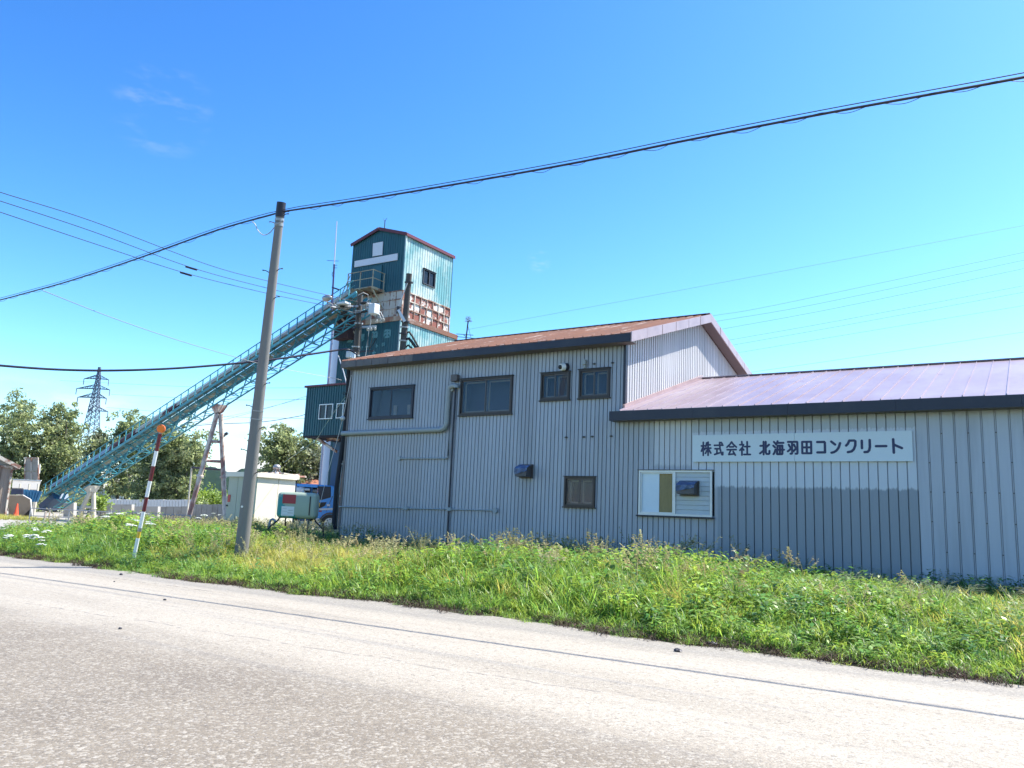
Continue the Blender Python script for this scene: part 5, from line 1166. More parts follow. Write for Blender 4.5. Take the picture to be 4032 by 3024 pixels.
def wire(pts, deps, r, name, label, m=M_black, cat='wire', grp=None):
    P_ = [at(x, y, d_) for (x, y), d_ in zip(pts, deps)]; return sagline(P_, r, name, label, m, 4, 8, grp, cat)
s1_ = lambda x, y: (x/1.58/1.8228, (1050+y/1.58)/1.8228)      # the strip zoom
wire([(-60, 782), s1_(0, 615), s1_(380, 641), s1_(760, 645), s1_(1200, 625), s1_(1700, 577), s1_(2120, 516), qp(870, 1145), qp(960, 1160), qp(1060, 1230)], [30, 30, 31, 32, 33.5, 35.5, 37.5, 38, 38.2, 38.6], .045, 'overhead_cable', 'thick dark cable sagging across the conveyor to the dark pole', cat='cable')
for i, (pts, lb) in enumerate((([(-80, 385), (0, 415), (200, 478), (450, 572), s1_(1670, 90), s1_(2060, 182), qp(1080, 370)], 'uppermost of the three thin wires running left from the dark pole'),
                 ([(-80, 410), (0, 434), (200, 500), s1_(1190, 5), s1_(1650, 130), s1_(2060, 225), qp(800, 425)], 'middle one of the three thin wires running left from the dark pole'),
                 ([(-80, 432), (0, 458), (200, 525), s1_(1155, 40), s1_(1650, 163), s1_(2040, 245), qp(620, 445)], 'lowest of the three thin wires running left from the dark pole'))):
    P_, w_ = wire(pts, [22, 23, 26, 31, 34, 37.5, 38.6], .012, 'overhead_wire', lb, grp=None)
for x, y in ((1190, 4), (1157, 40)):
    c = at(*s1_(x, y), 31); mb = MB()
    for k in range(3): mb.tube([c+RT*(k*.12-.16)-UP*.05*k, c+RT*(k*.12-.06)-UP*(.05*k+.03)], .05, 6)
    mb2 = MB().tube([c-RT*.22+UP*.03, c+RT*.22-UP*.10], .04, 8); single('wire_spacer', mb2, M_black, 'dark spacer on the %s thin wire' % ('middle' if y < 20 else 'lowest'), 'spacer')
wire([s1_(265, 148), s1_(700, 318), s1_(1100, 455), s1_(1450, 558), s1_(1710, 626), s1_(2090, 697), qp(800, 1655)], [PD, 23, 26, 30, 33, 36.5, 37.5], .010, 'service_wire', 'thin service wire running from the left cable down to the cabin', M_steel)
wire([(330, 935), (440, 918), (560, 912), (640, 900), q3(725, 482)], [60, 56, 52, 48, 46.2], .02, 'service_wire', 'dark thin wire from the tall rusty trestle to the teal cabin')
wire([(415, 918), q3(0, 540), q3(380, 440), q3(738, 332)], [58, 54, 50, 46.6], .012, 'service_wire', 'upper pale wire behind the concrete pole running to the cabin', M_steel)
wire([q3(-30, 520), q3(270, 460), q3(738, 345)], [54, 50, 46.6], .008, 'service_wire', 'fine pale wire just above the pale wire behind the concrete pole', M_steel)
wire([q3(1000, 0), q3(1045, 140), q3(1075, 270), q3(1085, 300)], [37, 34, 32, 31], .022, 'twisted_wire', 'white twisted wire hanging by the left corner of the office roof', M_ins)
wire([q3(1105, 160), q3(1060, 400), q3(1035, 510), q3(990, 690), q3(930, 900), q3(875, 1110), q3(850, 1215)], [27, 27, 27, 27, 27, 27, 27], .012, 'stay_wire', 'pale stay wire slanting down from the office corner before the truck', M_ins)
c = at(*q3(1035, 512), 26.9); single('stay_guard', MB().ball(c, .085, 10, 6), M_ins, 'white ball insulator on the slanting stay wire', 'insulator', smooth=True)
wire([q3(1085, 300), q3(960, 470), q3(880, 590), q3(800, 700), q3(560, 870)], [31, 33, 35, 38, 42], .010, 'service_wire', 'teal thin wire slanting down left across the teal cabin', M_teal_f)
# bundle of dark cables and conduits on the office's left corner
cbn = root('corner_cables', (XL-.25, WY, .3), 'dark bundle of cables and pipes standing at the left corner of the office', 'pipes')
for (pts, r_, m_) in (([(1075, 60), (1085, 330), (1062, 600), (1010, 1000), (985, 1400)], .045, M_black2), ([(1090, 110), (1078, 420), (1050, 660), (990, 1080), (965, 1420)], .10, M_dark), ([(1052, 720), (1030, 900), (1005, 1150), (990, 1400)], .02, M_conduit), ([(1100, 120), (1083, 310), (1075, 420)], .05, M_dsteel)):
    MB().tube([onY(*q3(*p), WY+.12) for p in pts], r_, 8).build('conduit', m_, cbn, smooth=True)
for y_ in (372, 606, 885, 1148, 1240): a, b = onY(*q3(1010 if y_ > 800 else 1050, y_), WY+.1), onY(*q3(1050 if y_ > 800 else 1085, y_), WY+.1); MB().bar(a, b, .04).build('pipe_bracket', M_conduit, cbn)
for k in range(6): a = onY(*q3(1030+k*9, 310+(k % 3)*15), WY+.0); MB().tube([a, a+V(.12, 0, .05), a+V(.2, 0, -.1)], .012, 5).build('loose_wire', M_black2, cbn)

# transmission pylon and the far lines
pyl = at(178, 1075, 330); pyz = at(209, 785, 330).z
py = root('transmission_pylon', (pyl.x, pyl.y, 0), 'distant lattice transmission pylon standing above the trees', 'pylon')
wx = (at(240, 1000, 330)-at(140, 1000, 330)).normalized(); wx.z = 0; wx.normalize(); wy = V(-wx.y, wx.x, 0)
pc = V(pyl.x, pyl.y, 0)
def zof(yq): return onY(209, (1300+yq/1.659)/1.8228, pc.y).z
top_z = pyz
def half(z):        # half width
    t = z/top_z; return .35+(1-t)**1.15*4.7
lv = [0]; 
while lv[-1] < top_z-2.0: lv.append(lv[-1]+max(1.7, half(lv[-1])*1.35))
lv.append(top_z)
cor = lambda z, i: pc+wx*half(z)*(1, 1, -1, -1)[i]+wy*half(z)*(1, -1, -1, 1)[i]+V(0, 0, z)
th = .30
for i in range(4):
    MB().tube([cor(z, i) for z in lv], th*.6, 4).build('leg', M_pylon, py)
for a, b in zip(lv, lv[1:]):
    mb = MB()
    for i in range(4):
        j = (i+1) % 4; mb.bar(cor(a, i), cor(b, j), th*.6).bar(cor(a, j), cor(b, i), th*.6).bar(cor(b, i), cor(b, j), th*.5)
    mb.build('bracing', M_pylon, py)
for yq, hl, hr in ((318, 6.0, 4.6), (382, 8.6, 5.6), (438, 7.6, 4.6), (523, 2, 6.0)):
    z = zof(yq); mb = MB()
    for sgn, L__ in ((-1, hl), (1, hr)):
        tip = pc+wx*L__*sgn+V(0, 0, z-.3)
        for w_ in (1, -1):
            a = pc+wx*half(z)*sgn+wy*half(z)*w_+V(0, 0, z); b = a+V(0, 0, 1.5); mb.bar(a, tip, .26).bar(b, tip, .24)
            for k in (1, 2, 3): mb.bar(a.lerp(tip, k/4), b.lerp(tip, (k-.5)/4), .15)
        mb.bar(tip, tip+V(0, 0, -2.6), .25)
    mb.build('crossarm', M_pylon, py)
M_faint = mat('far_wire', (.10, .16, .22), rough=.6)
fl = [([q5(805, 68), q5(1200, 0), (2212, 545)], 'uppermost'), ([q5(825, 103), (1758, 658), (2212, 562)], 'second'), ([q5(855, 152), q5(1580, 18), (2212, 580)], 'third'), ([q5(900, 220), q5(1580, 100), (2212, 617)], 'fourth'), ([q5(930, 250), q5(1580, 135), (2212, 631)], 'fifth'), ([q5(960, 298), q5(1580, 195), (2212, 660)], 'sixth'), ([q5(1050, 418), q5(1580, 342), (2212, 717)], 'seventh')]
def ext(p, q, x): return (x, p[1]+(q[1]-p[1])*(x-p[0])/(q[0]-p[0]))
for pts, nm in fl:
    a = ext(pts[0], pts[1], 1400); b = pts[2]; e = ext(pts[1], pts[2], 2400)
    wire([a, pts[0], pts[1], b, e], [165, 160, 150, 140, 136], .026, 'transmission_wire', '%s of the seven faint far wires in the sky right of the gable' % nm, M_faint, grp='far transmission wires over the low roof')
wire([(1010, 712), (1400, 640), (1800, 565), (2212, 487), (2400, 452)], [150, 146, 142, 138, 136], .022, 'transmission_wire', 'lone faint wire crossing the sky high above the gable', M_faint, grp='far transmission wires over the low roof')
for (a, b), nm in zip((((130, 822), (720, 838)), ((240, 852), (720, 862)), ((230, 880), (700, 905))), ('upper', 'middle', 'lower')):
    wire([a, ((a[0]+b[0])/2, (a[1]+b[1])/2+6), b], [328, 250, 170], .04, 'transmission_wire', '%s of three faint wires right of the pylon' % nm, M_faint, grp='far wires by the pylon')

# ================================================================ snow pole
bs, tp_ = at(290, 1200, 19.2), at(*qm(588, 530), 19.0)
gz = ground(bs.x, bs.y); dd = (tp_-bs).normalized()
snow = root('snow_pole', (bs.x, bs.y, gz), 'leaning red and white banded snow pole with an orange ball top', 'snow pole')
def SPt(y): # along the pole for zoom y
    t = (y-530)/(1655+60-530); return tp_.lerp(bs, min(1.02, t))
seq = [(530, 695, M_snow_r), (695, 840, M_snow_w), (840, 985, M_snow_r), (985, 1140, M_snow_w), (1140, 1282, M_snow_r), (1282, 1440, M_snow_w), (1440, 1475, M_steel), (1475, 1540, M_yel), (1540, 1735, M_snow_w)]
for a, b, m_ in seq: MB().tube([SPt(a), SPt(b)], .043 if m_ is not M_steel else .048, 14).build('pole_band', m_, snow, smooth=True)
MB().tube([tp_-dd*.0, tp_+dd*.05], .03, 10).build('neck', M_steel, snow)
c = tp_+dd*.12; MB().tube([c-FWD*.02, c+FWD*.02], .10, 20).build('reflector_disc', M_orange, snow); MB().tube([c-FWD*.021, c-FWD*.03], [.085, .07], 20).build('reflector_lens', mat('lens_orange', (.80, .20, .03), rough=.25), snow)

# ================================================================ the left end of the yard
bd = 58
ba, bb = at(*ql(-40, 900), bd), at(*ql(80, 870), bd); wz0 = -.05
barn = root('timber_shed', (ba.x, ba.y, 0), 'weathered brown board shed with an overhanging roof at the left edge', 'shed')
fd = RT.copy(); fd.z = 0; fd.normalize()
e_ = at(*ql(100, 880), bd); x0_ = at(*ql(-260, 880), bd); 
K_ = at(*ql(120, 880), bd); nrm = V(K_.x, K_.y, 0).normalized(); nrm = (nrm+V(nrm.y, -nrm.x, 0)*-.12).normalized(); bkk = nrm*6
def pl_(x, y): r_ = raydir(*ql(x, y)); return EYE+r_*((K_-EYE).dot(nrm)/r_.dot(nrm))
def bp_(x): q = pl_(x, 880); return V(q.x, q.y, 0)
wtop = pl_(120, 865).z
nb_ = 18
for i in range(nb_):
    a, b = bp_(-260+(380)*i/nb_), bp_(-260+380*(i+1)/nb_-1.5)
    h = wtop if True else 0
    hh = wtop+max(0, (120-(-260+380*i/nb_)))*.0115*0
    MB().hexa([V(p.x, p.y, wz0) for p in (a, b, b+bkk*.01, a+bkk*.01)], [V(p.x, p.y, hh) for p in (a, b, b+bkk*.01, a+bkk*.01)]).build('board', M_wood, barn)
a, b = bp_(-260), bp_(120)
MB().hexa([V(p.x, p.y, wz0) for p in (a+bkk*.02, b+bkk*.02, b+bkk, a+bkk)], [V(p.x, p.y, wtop) for p in (a+bkk*.02, b+bkk*.02, b+bkk, a+bkk)]).build('wall', M_wood, barn)
rpk = pl_(-240, 640); rend = pl_(200, 858)
g1, g2 = V(bp_(120).x, bp_(120).y, wtop), V(bp_(-240).x, bp_(-240).y, rpk.z-.3)
MB().prism([V(a.x, a.y, wtop+.01), g1+V(0, 0, .01), V(g1.x, g1.y, pl_(120, 826).z), V(a.x, a.y, pl_(-260, 642).z)], bkk*.02).build('gable_boards', M_greypl, barn)
sh = V(0, 0, -.22)
MB().hexa([rpk+sh-bkk*.06, rend+sh-bkk*.06, rend+sh+bkk, rpk+sh+bkk], [rpk-bkk*.06, rend-bkk*.06, rend+bkk, rpk+bkk]).build('roof_slope', M_roofbrown, barn)
MB().bar(rpk+sh*.5-bkk*.07, rend+sh*.5-bkk*.07, .06, .26).build('barge_board', M_bandrib, barn); MB().bar(V(bp_(-260).x, bp_(-260).y, wtop)-bkk*.01, g1-bkk*.01+V(0, 0, .0), .08, .16).build('tie_beam', M_bandrib, barn)
MB().bar(V(b.x, b.y, wz0)-bkk*.012, V(b.x, b.y, wtop)-bkk*.012, .12, .12).build('corner_post', M_bandrib, barn)
def plate3(pts, dep, name, m, par=None, th=.12, label=None, cat=None):
    P_ = [at(*ql(*p), dep) for p in pts]; mb = MB().prism(P_, V(FWD.x, FWD.y, 0)*th); return mb.build(name, m, par) if par else single(name, mb, m, label, cat)
hop = root('loading_hopper', (at(*ql(200, 1340), 62).x, at(*ql(200, 1340), 62).y, 0), 'low grey steel hopper with sloping cheeks between board shed and conveyor foot', 'hopper')
plate3([(85, 1145), (228, 1148), (300, 1190), (318, 1375), (85, 1375)], 62, 'front_plate', M_greypl, hop)
plate3([(85, 1142), (228, 1145), (228, 1154), (85, 1151)], 61.8, 'rim', M_whitesheet, hop); plate3([(228, 1145), (300, 1186), (304, 1194), (226, 1154)], 61.8, 'rim', M_whitesheet, hop); plate3([(298, 1188), (306, 1188), (324, 1375), (314, 1375)], 61.8, 'rim', M_whitesheet, hop)
plate3([(210, 1375), (300, 1290), (312, 1375)], 61.7, 'gusset', M_dark, hop, th=.1)
lean = root('leanto_roof', (at(*ql(260, 1100), 66).x, at(*ql(260, 1100), 66).y, 0), 'pale lean-to roof on slim posts behind the hopper', 'roof')
P_ = [at(*ql(*p), d_) for p, d_ in (((120, 1083), 66), ((385, 1094), 66), ((412, 1000), 70), ((130, 985), 70))]
MB().prism(P_, V(0, 0, -.08)).build('roof_sheet', M_greypl, lean); plate3([(125, 983), (412, 996), (410, 1006), (125, 993)], 69.5, 'roof_edge', M_whitesheet, lean)
for x_ in (205, 297, 388): a = at(*ql(x_, 1035), 66); MB().bar(V(a.x, a.y, 0), a, .12, .12).build('post', M_palep, lean)
blu = root('blue_bin', (at(*ql(260, 1150), 64).x, at(*ql(260, 1150), 64).y, 0), 'blue corrugated bin wall beside the foot of the conveyor', 'bin')
M_bbin = mat('bin_blue', (.03, .17, .34), rough=.5, var=.1)
for i in range(12):
    a, b = 235+(425-235)*i/12, 235+(425-235)*(i+1)/12
    ya, yb = 1088+(1110-1088)*i/12, 1088+(1110-1088)*(i+1)/12
    plate3([(a, ya), (b-4, yb), (b-4-(b-235)*.25, 1215), (a-(a-235)*.25, 1215)], 64-.08*(i % 2), 'corrugated_sheet', M_bbin, blu)
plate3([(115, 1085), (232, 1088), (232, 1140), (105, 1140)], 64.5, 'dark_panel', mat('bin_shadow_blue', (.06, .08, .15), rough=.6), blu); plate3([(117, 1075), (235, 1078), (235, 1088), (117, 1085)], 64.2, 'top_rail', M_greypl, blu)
brd = root('back_board', (at(*ql(310, 880), 72).x, at(*ql(310, 880), 72).y, 0), 'tall grey framed board on posts standing behind the lean-to roof', 'board')
for i in range(2):
    for j in range(2):
        a, b = ((250, 308), (314, 372))[i]; c, d = ((772, 903), (909, 988))[j]; plate3([(a, c), (b, c), (b+2, d), (a, d)], 72, 'board_panel', M_greypl, brd)
plate3([(244, 766), (376, 766), (376, 775), (244, 775)], 71.8, 'frame_rail', M_bandrib, brd); plate3([(372, 766), (382, 768), (388, 992), (376, 992)], 71.8, 'frame_post', M_bandrib, brd); plate3([(243, 766), (250, 766), (246, 992), (240, 992)], 71.8, 'frame_post', M_bandrib, brd)
plate3([(308, 775), (314, 775), (315, 988), (309, 988)], 71.9, 'frame_post', M_bandrib, brd); plate3([(384, 835), (402, 838), (394, 930), (386, 930)], 72, 'side_board', M_whitesheet, brd)
for x_ in (250, 375): a = at(*ql(x_, 990), 72); MB().bar(V(a.x, a.y, 0), a, .2).build('post', M_greypl, brd)
# traffic cone
cp = at(*ql(158, 1352), 55); cz = ground(cp.x, cp.y); hc = .72
cone = root('traffic_cone', (cp.x, cp.y, 0), 'small orange-red traffic cone at the corner of the timber shed', 'cone')
cz = at(*ql(158, 1355), 55).z
cone.location.z = cz
MB().tube([(cp.x, cp.y, cz+.03), (cp.x, cp.y, cz+.85)], [.17, .04], 14).build('cone_body', mat('cone_orange', (.75, .09, .03), rough=.5), cone, smooth=True); MB().box((cp.x-.22, cp.y-.22, cz), (cp.x+.22, cp.y+.22, cz+.03)).build('cone_base', M_orange, cone)
# rail fence in front of the plant
f0, f1 = at(*ql(310, 1278), 48), at(*qm(900, 1330), 46)
fence = root('rail_fence', (f0.x, f0.y, 0), 'low thin pipe rail fence in front of the conveyor foot', 'fence')
fv = V(f1.x-f0.x, f1.y-f0.y, 0); fl_ = fv.length; fv.normalize(); fz = f0.z
npst = 9
for i in range(npst):
    p = V(f0.x, f0.y, 0)+fv*fl_*i/(npst-1); MB().tube([(p.x, p.y, ground(p.x, p.y)-.1), (p.x, p.y, fz+.06)], .035, 6).build('post', M_steel if i != 1 else M_bandrib, fence)
for dz in (0, -.45): MB().tube([V(f0.x, f0.y, fz+dz), V(f0.x, f0.y, fz+dz)+fv*fl_], .028, 6).build('rail', M_steel, fence)
p = at(*ql(445, 1390), 45); MB().bar(V(p.x, p.y, ground(p.x, p.y)-.1), at(*ql(462, 1310), 45), .10, .10).build('stub_post', M_bandrib, fence)
# concrete blocks, white sheet fence, far white wall
blk = root('block_barrier', (at(*ql(900, 1290), 70).x, at(*ql(900, 1290), 70).y, 0), 'row of pale concrete barrier blocks below the trees behind the conveyor', 'wall')
def blocks(q, x0, x1, ya, yb, dep, n, m=M_block, par=blk, nm='block'):
    for i in range(n):
        a, b = x0+(x1-x0)*i/n, x0+(x1-x0)*(i+1)/n-3; j = rnd.uniform(-2, 2)
        P_ = [at(*q(x, y), dep) for x, y in ((a, ya+j), (b, ya+j), (b, yb), (a, yb))]
        for p in P_[2:]: p.z = -.1
        MB().prism(P_, V(FWD.x, FWD.y, 0)*.5).build(nm, m, par)
blocks(ql, 640, 745, 1222, 1340, 69, 1); blocks(ql, 1124, 1327, 1242, 1350, 66, 2); blocks(qm, 330, 570, 1262, 1350, 66, 2); blocks(ql, 985, 1122, 1232, 1350, 70, 2, M_greypl)
blocks(qm, 572, 880, 1262, 1350, 72, 4, M_greypl); blocks(qm, 900, 1225, 1240, 1330, 80, 6, M_greypl, nm='block')
shf = root('sheet_fence', (at(*qm(300, 1220), 84).x, at(*qm(300, 1220), 84).y, 0), 'white metal sheet hoarding under the poplars behind the barrier blocks', 'fence')
blocks(qm, 100, 900, 1192, 1300, 84, 26, M_whitesheet, shf, 'sheet'); blocks(ql, 1010, 1180, 1185, 1300, 84, 6, M_whitesheet, shf, 'sheet')
fw = root('far_white_wall', (at(*qm(100, 1100), 120).x, at(*qm(100, 1100), 120).y, 0), 'bright white building wall glimpsed between the trunks behind the poplars', 'building')
blocks(ql, 700, 1330, 1085, 1300, 118, 2, M_whitesheet, fw, 'wall_panel'); blocks(qm, 0, 250, 1125, 1300, 118, 1, M_whitesheet, fw, 'wall_panel')
# small post with a cross pipe left of the rusty trestle
a, b = at(*qm(905, 870), 56), at(*qm(870, 1240), 56)
rk = root('pipe_gantry', (b.x, b.y, 0), 'thin post with a dark cross pipe passing behind the rusty trestle', 'pipe')
MB().tube([V(b.x, b.y, 0), b, a], .06, 8).build('post', M_palep, rk); MB().tube([a, at(*qm(1215, 893), 56)], .07, 8).build('cross_pipe', M_dsteel, rk)
fm = root('flood_lamp', at(*qm(1240, 545), 53), 'small dark floodlight on the right leg of the rusty trestle', 'lamp')
MB().bar(at(*qm(1232, 560), 53), at(*qm(1243, 535), 53), .08).build('lamp_arm', M_dsteel, fm); MB().bar(at(*qm(1240, 540), 53), at(*qm(1266, 522), 53), .2, .14).build('lamp_head', M_dsteel, fm)

# ================================================================ trees
def clump_leaves(mb_v, mb_f, c, r, n, size, rr):
    d = rr.normal(size=(n, 3)); d /= np.linalg.norm(d, axis=1)[:, None]
    p = np.array(c)+d*(rr.rand(n, 1)**.45)*np.array(r)
    a = rr.normal(size=(n, 3)); a /= np.linalg.norm(a, axis=1)[:, None]; b = np.cross(a, rr.normal(size=(n, 3))); b /= np.linalg.norm(b, axis=1)[:, None]
    s = size*(.6+.8*rr.rand(n, 1)); base = sum(len(x) for x in mb_v)
    q = np.stack([p-a*s, p-b*s*.55, p+a*s, p+b*s*.55], 1).reshape(-1, 3); mb_v.append(q)
    mb_f.append((np.arange(n*4).reshape(-1, 4)+base))
def np_obj(name, vs, fs, m, parent=None):
    me = bpy.data.meshes.new(name); v = np.concatenate(vs); f = np.concatenate(fs); n = len(f); k = f.shape[1]
    me.vertices.add(len(v)); me.vertices.foreach_set('co', v.astype(np.float32).ravel()); me.loops.add(n*k); me.loops.foreach_set('vertex_index', f.astype(np.int32).ravel())
    me.polygons.add(n); me.polygons.foreach_set('loop_start', np.arange(0, n*k, k, dtype=np.int32)); me.polygons.foreach_set('loop_total', np.full(n, k, dtype=np.int32)); me.update(calc_edges=True)
    me.materials.append(m); o = bpy.data.objects.new(name, me); col.objects.link(o); o.parent = parent; return o
def tree(label, loc, H, W, seed, leaf=M_leaf, nleaf=9000, size=.19, bare=.22, trunks=1, grp='trees behind the plant yard', name='poplar_tree', squat=1.0):
    rr = np.random.RandomState(seed); rt = root(name, loc, label, 'tree', grp)
    mb = MB(); tips = []
    for t in range(trunks):
        ox = (t-(trunks-1)/2)*W*.25; lean_ = rr.uniform(-.05, .05)*H
        pts = [V(ox+lean_*(k/6)**1.5+rr.uniform(-.08, .08), rr.uniform(-.1, .1), H*.9*k/6) for k in range(7)]
        mb.tube(pts, [H*.018*(1-k/7.5) for k in range(7)], 8)
        for b in range(int(16/trunks)+3):
            k = rr.uniform(bare*.8, .88); p = pts[0].lerp(pts[-1], k); i0 = min(5, int(k*6)); p = pts[i0].lerp(pts[i0+1], k*6-i0)
            an = rr.uniform(0, 6.28); Lb = W*.5*(.45+.6*rr.rand())*(1-.35*abs(k-.5)); d = V(math.cos(an), math.sin(an), rr.uniform(.45, 1.1)); d.normalize()
            e = p+d*Lb; m_ = p.lerp(e, .5)+V(0, 0, -.08*Lb); mb.tube([p, m_, e], [H*.006, H*.004, H*.0015], 5); tips.append((m_, .8)); tips.append((e, 1.0)); tips.append((p.lerp(m_, .6), .6))
    mb.build('trunk', M_trunk, rt, local=True, smooth=True)
    vs, fs = [], []
    top = [(V(rr.uniform(-.12, .12)*W, rr.uniform(-.12, .12)*W, H*(.82+.16*rr.rand())), .7) for _ in range(10)]
    allc = tips+top; per = int(nleaf*1.35)//(len(allc)*5)
    for c, s in allc:
        for q_ in range(5):
            cc = c+V(*(rr.normal(size=3)*W*.115)); r = W*(.06+.085*rr.rand())*s
            cc.z = max(cc.z, H*bare)
            clump_leaves(vs, fs, cc, (r*1.2, r*1.2, r*.85), per, size, rr)
    np_obj('crown', vs, fs, leaf, rt); return rt
TD = 92
def tpos(x, dep=TD): p = at(x, 1085, dep); return V(p.x, p.y, 0)
def hgt(x, y, dep=TD): return at(x, y, dep).z
T_ = [('dense poplar with a ragged round top at the left edge behind the timber shed', 5, 862, 7.6, 90, 3, 11000, M_leaf, .22),
      ('broad poplar second from the left edge, its crown above the back board', 112, 885, 7.2, 92, 4, 12000, M_leaf, .2),
      ('slim pale thin-leaved tree in front of the pylon', 195, 935, 4.8, 96, 5, 3600, M_leafgrey, .3),
      ('poplar behind the middle of the conveyor, right of the pylon', 262, 895, 6.4, 95, 6, 8500, M_leaf, .22),
      ('large poplar standing behind the snow pole', 338, 918, 7.0, 90, 7, 12000, M_leaf, .2),
      ('rounded poplar right of the snow pole, left of the tall rusty trestle', 388, 940, 6.4, 88, 8, 10000, M_leaf, .24),
      ('dark poplar partly hidden beyond the left frame edge', -75, 890, 8.5, 95, 9, 6000, M_leaf, .2)]
for lb, x, y, w, dp, sd_, nl, lf, br in T_: tree(lb, tpos(x, dp), hgt(x, y, dp), w, sd_, lf, nl, .17, br, trunks=2 if w > 6 else 1)
tree('wide many-headed tree above the cream shed', tpos(606, 78), hgt(606, 928, 78), 5.8, 21, M_leaf, 9500, .15, .3, 2)
tree('wide silver-leaved tree between the cream shed and the white silo', tpos(668, 80), hgt(668, 940, 80), 5.8, 22, M_leafgrey, 7500, .15, .3, 2)
tree('young thin tree between the pale trestle and the barrier blocks', at(*ql(1000, 1330), 60)*1.0-V(0, 0, at(*ql(1000, 1330), 60).z), 1.95, 1.5, 30, M_leafbush, 700, .10, .45, 1, name='young_tree')
for i, (x, y, w, dp, lb) in enumerate(((440, 1078, 4.0, 96, 'yellow-green bush left of the rusty trestle foot'), (462, 1072, 4.2, 93, 'bright bush between the legs of the rusty trestle'), (423, 1062, 2.6, 110, 'small dark conical bush before the hill'), (505, 1082, 4, 95, 'bright bush right of the rusty trestle'))):
    tree(lb, tpos(x, dp), max(1.2, hgt(x, y, dp)), w, 40+i, M_leafbush if i != 2 else M_leaf, 1800, .16, .0, 1, 'bushes behind the plant yard', 'bush')
# darker undergrowth below the poplars
rr = np.random.RandomState(77); vs, fs = [], []
for i in range(150):
    x = rr.uniform(-160, 440); dp = rr.uniform(84, 100); p = at(x, 1080, dp); clump_leaves(vs, fs, (p.x, p.y, rr.uniform(.3, 2.2)), (1.1, 1.1, .9), 60, .16, rr)
o = np_obj('undergrowth', vs, fs, M_leaf); tag(o, 'dark tangled undergrowth at the feet of the poplars', None, None, 'stuff')
# far-off wood along the horizon
rr = np.random.RandomState(78); vs, fs = [], []
for i in range(420):
    x = rr.uniform(-500, 2600); dp = rr.uniform(240, 300); p = at(x, 1090, dp); clump_leaves(vs, fs, (p.x, p.y, rr.uniform(1, 4)), (5, 5, 3.5), 26, .9, rr)
o = np_obj('far_wood', vs, fs, M_leaf); tag(o, 'far low belt of trees on the horizon', None, None, 'stuff')

# ================================================================ roadside vegetation
def leafmat(name, c, rough=.45, trans=.4, rv=.35, hv=.03):
    m = bpy.data.materials.new(name); m.use_nodes = True; n, l = m.node_tree.nodes, m.node_tree.links; b = n['Principled BSDF']
    b.inputs['Roughness'].default_value = rough; b.inputs['Specular IOR Level'].default_value = .5
    oi = n.new('ShaderNodeObjectInfo'); gg = n.new('ShaderNodeNewGeometry')
    def mr(src, a, b_):
        t = n.new('ShaderNodeMapRange'); t.inputs[3].default_value = a; t.inputs[4].default_value = b_; l.new(src, t.inputs[0]); return t.outputs[0]
    h1 = n.new('ShaderNodeHueSaturation'); h1.inputs['Color'].default_value = (*c, 1); l.new(mr(oi.outputs['Random'], 1-rv, 1+rv), h1.inputs['Value']); l.new(mr(oi.outputs['Random'], .5+hv, .5-hv), h1.inputs['Hue'])
    h2 = n.new('ShaderNodeHueSaturation'); l.new(h1.outputs[0], h2.inputs['Color']); l.new(mr(gg.outputs['Random Per Island'], 1-rv, 1+rv), h2.inputs['Value'])
    l.new(mr(gg.outputs['Random Per Island'], .5-hv*.7, .5+hv*.7), h2.inputs['Hue'])
    l.new(h2.outputs[0], b.inputs['Base Color'])
    tr = n.new('ShaderNodeBsdfTranslucent'); hv_ = n.new('ShaderNodeHueSaturation'); hv_.inputs['Value'].default_value = 1.7; hv_.inputs['Hue'].default_value = .48; l.new(h2.outputs[0], hv_.inputs['Color']); l.new(hv_.outputs[0], tr.inputs[0])
    ms = n.new('ShaderNodeMixShader'); ms.inputs[0].default_value = trans; l.new(b.outputs[0], ms.inputs[1]); l.new(tr.outputs[0], ms.inputs[2]); l.new(ms.outputs[0], n['Material Output'].inputs[0]); return m
G_mid = leafmat('grass_green', (.165, .295, .048), trans=.4); G_yel = leafmat('grass_yellow', (.36, .38, .085)); G_dark = leafmat('weed_dark', (.09, .195, .045), trans=.35)
G_seed = leafmat('seed_heads', (.30, .28, .13), rough=.8, trans=.25); G_dry = leafmat('dry_litter', (.060, .040, .026), rough=.9, trans=.1); G_wisp = leafmat('wispy_heads', (.24, .27, .17), rough=.8, trans=.3)
lib = {}
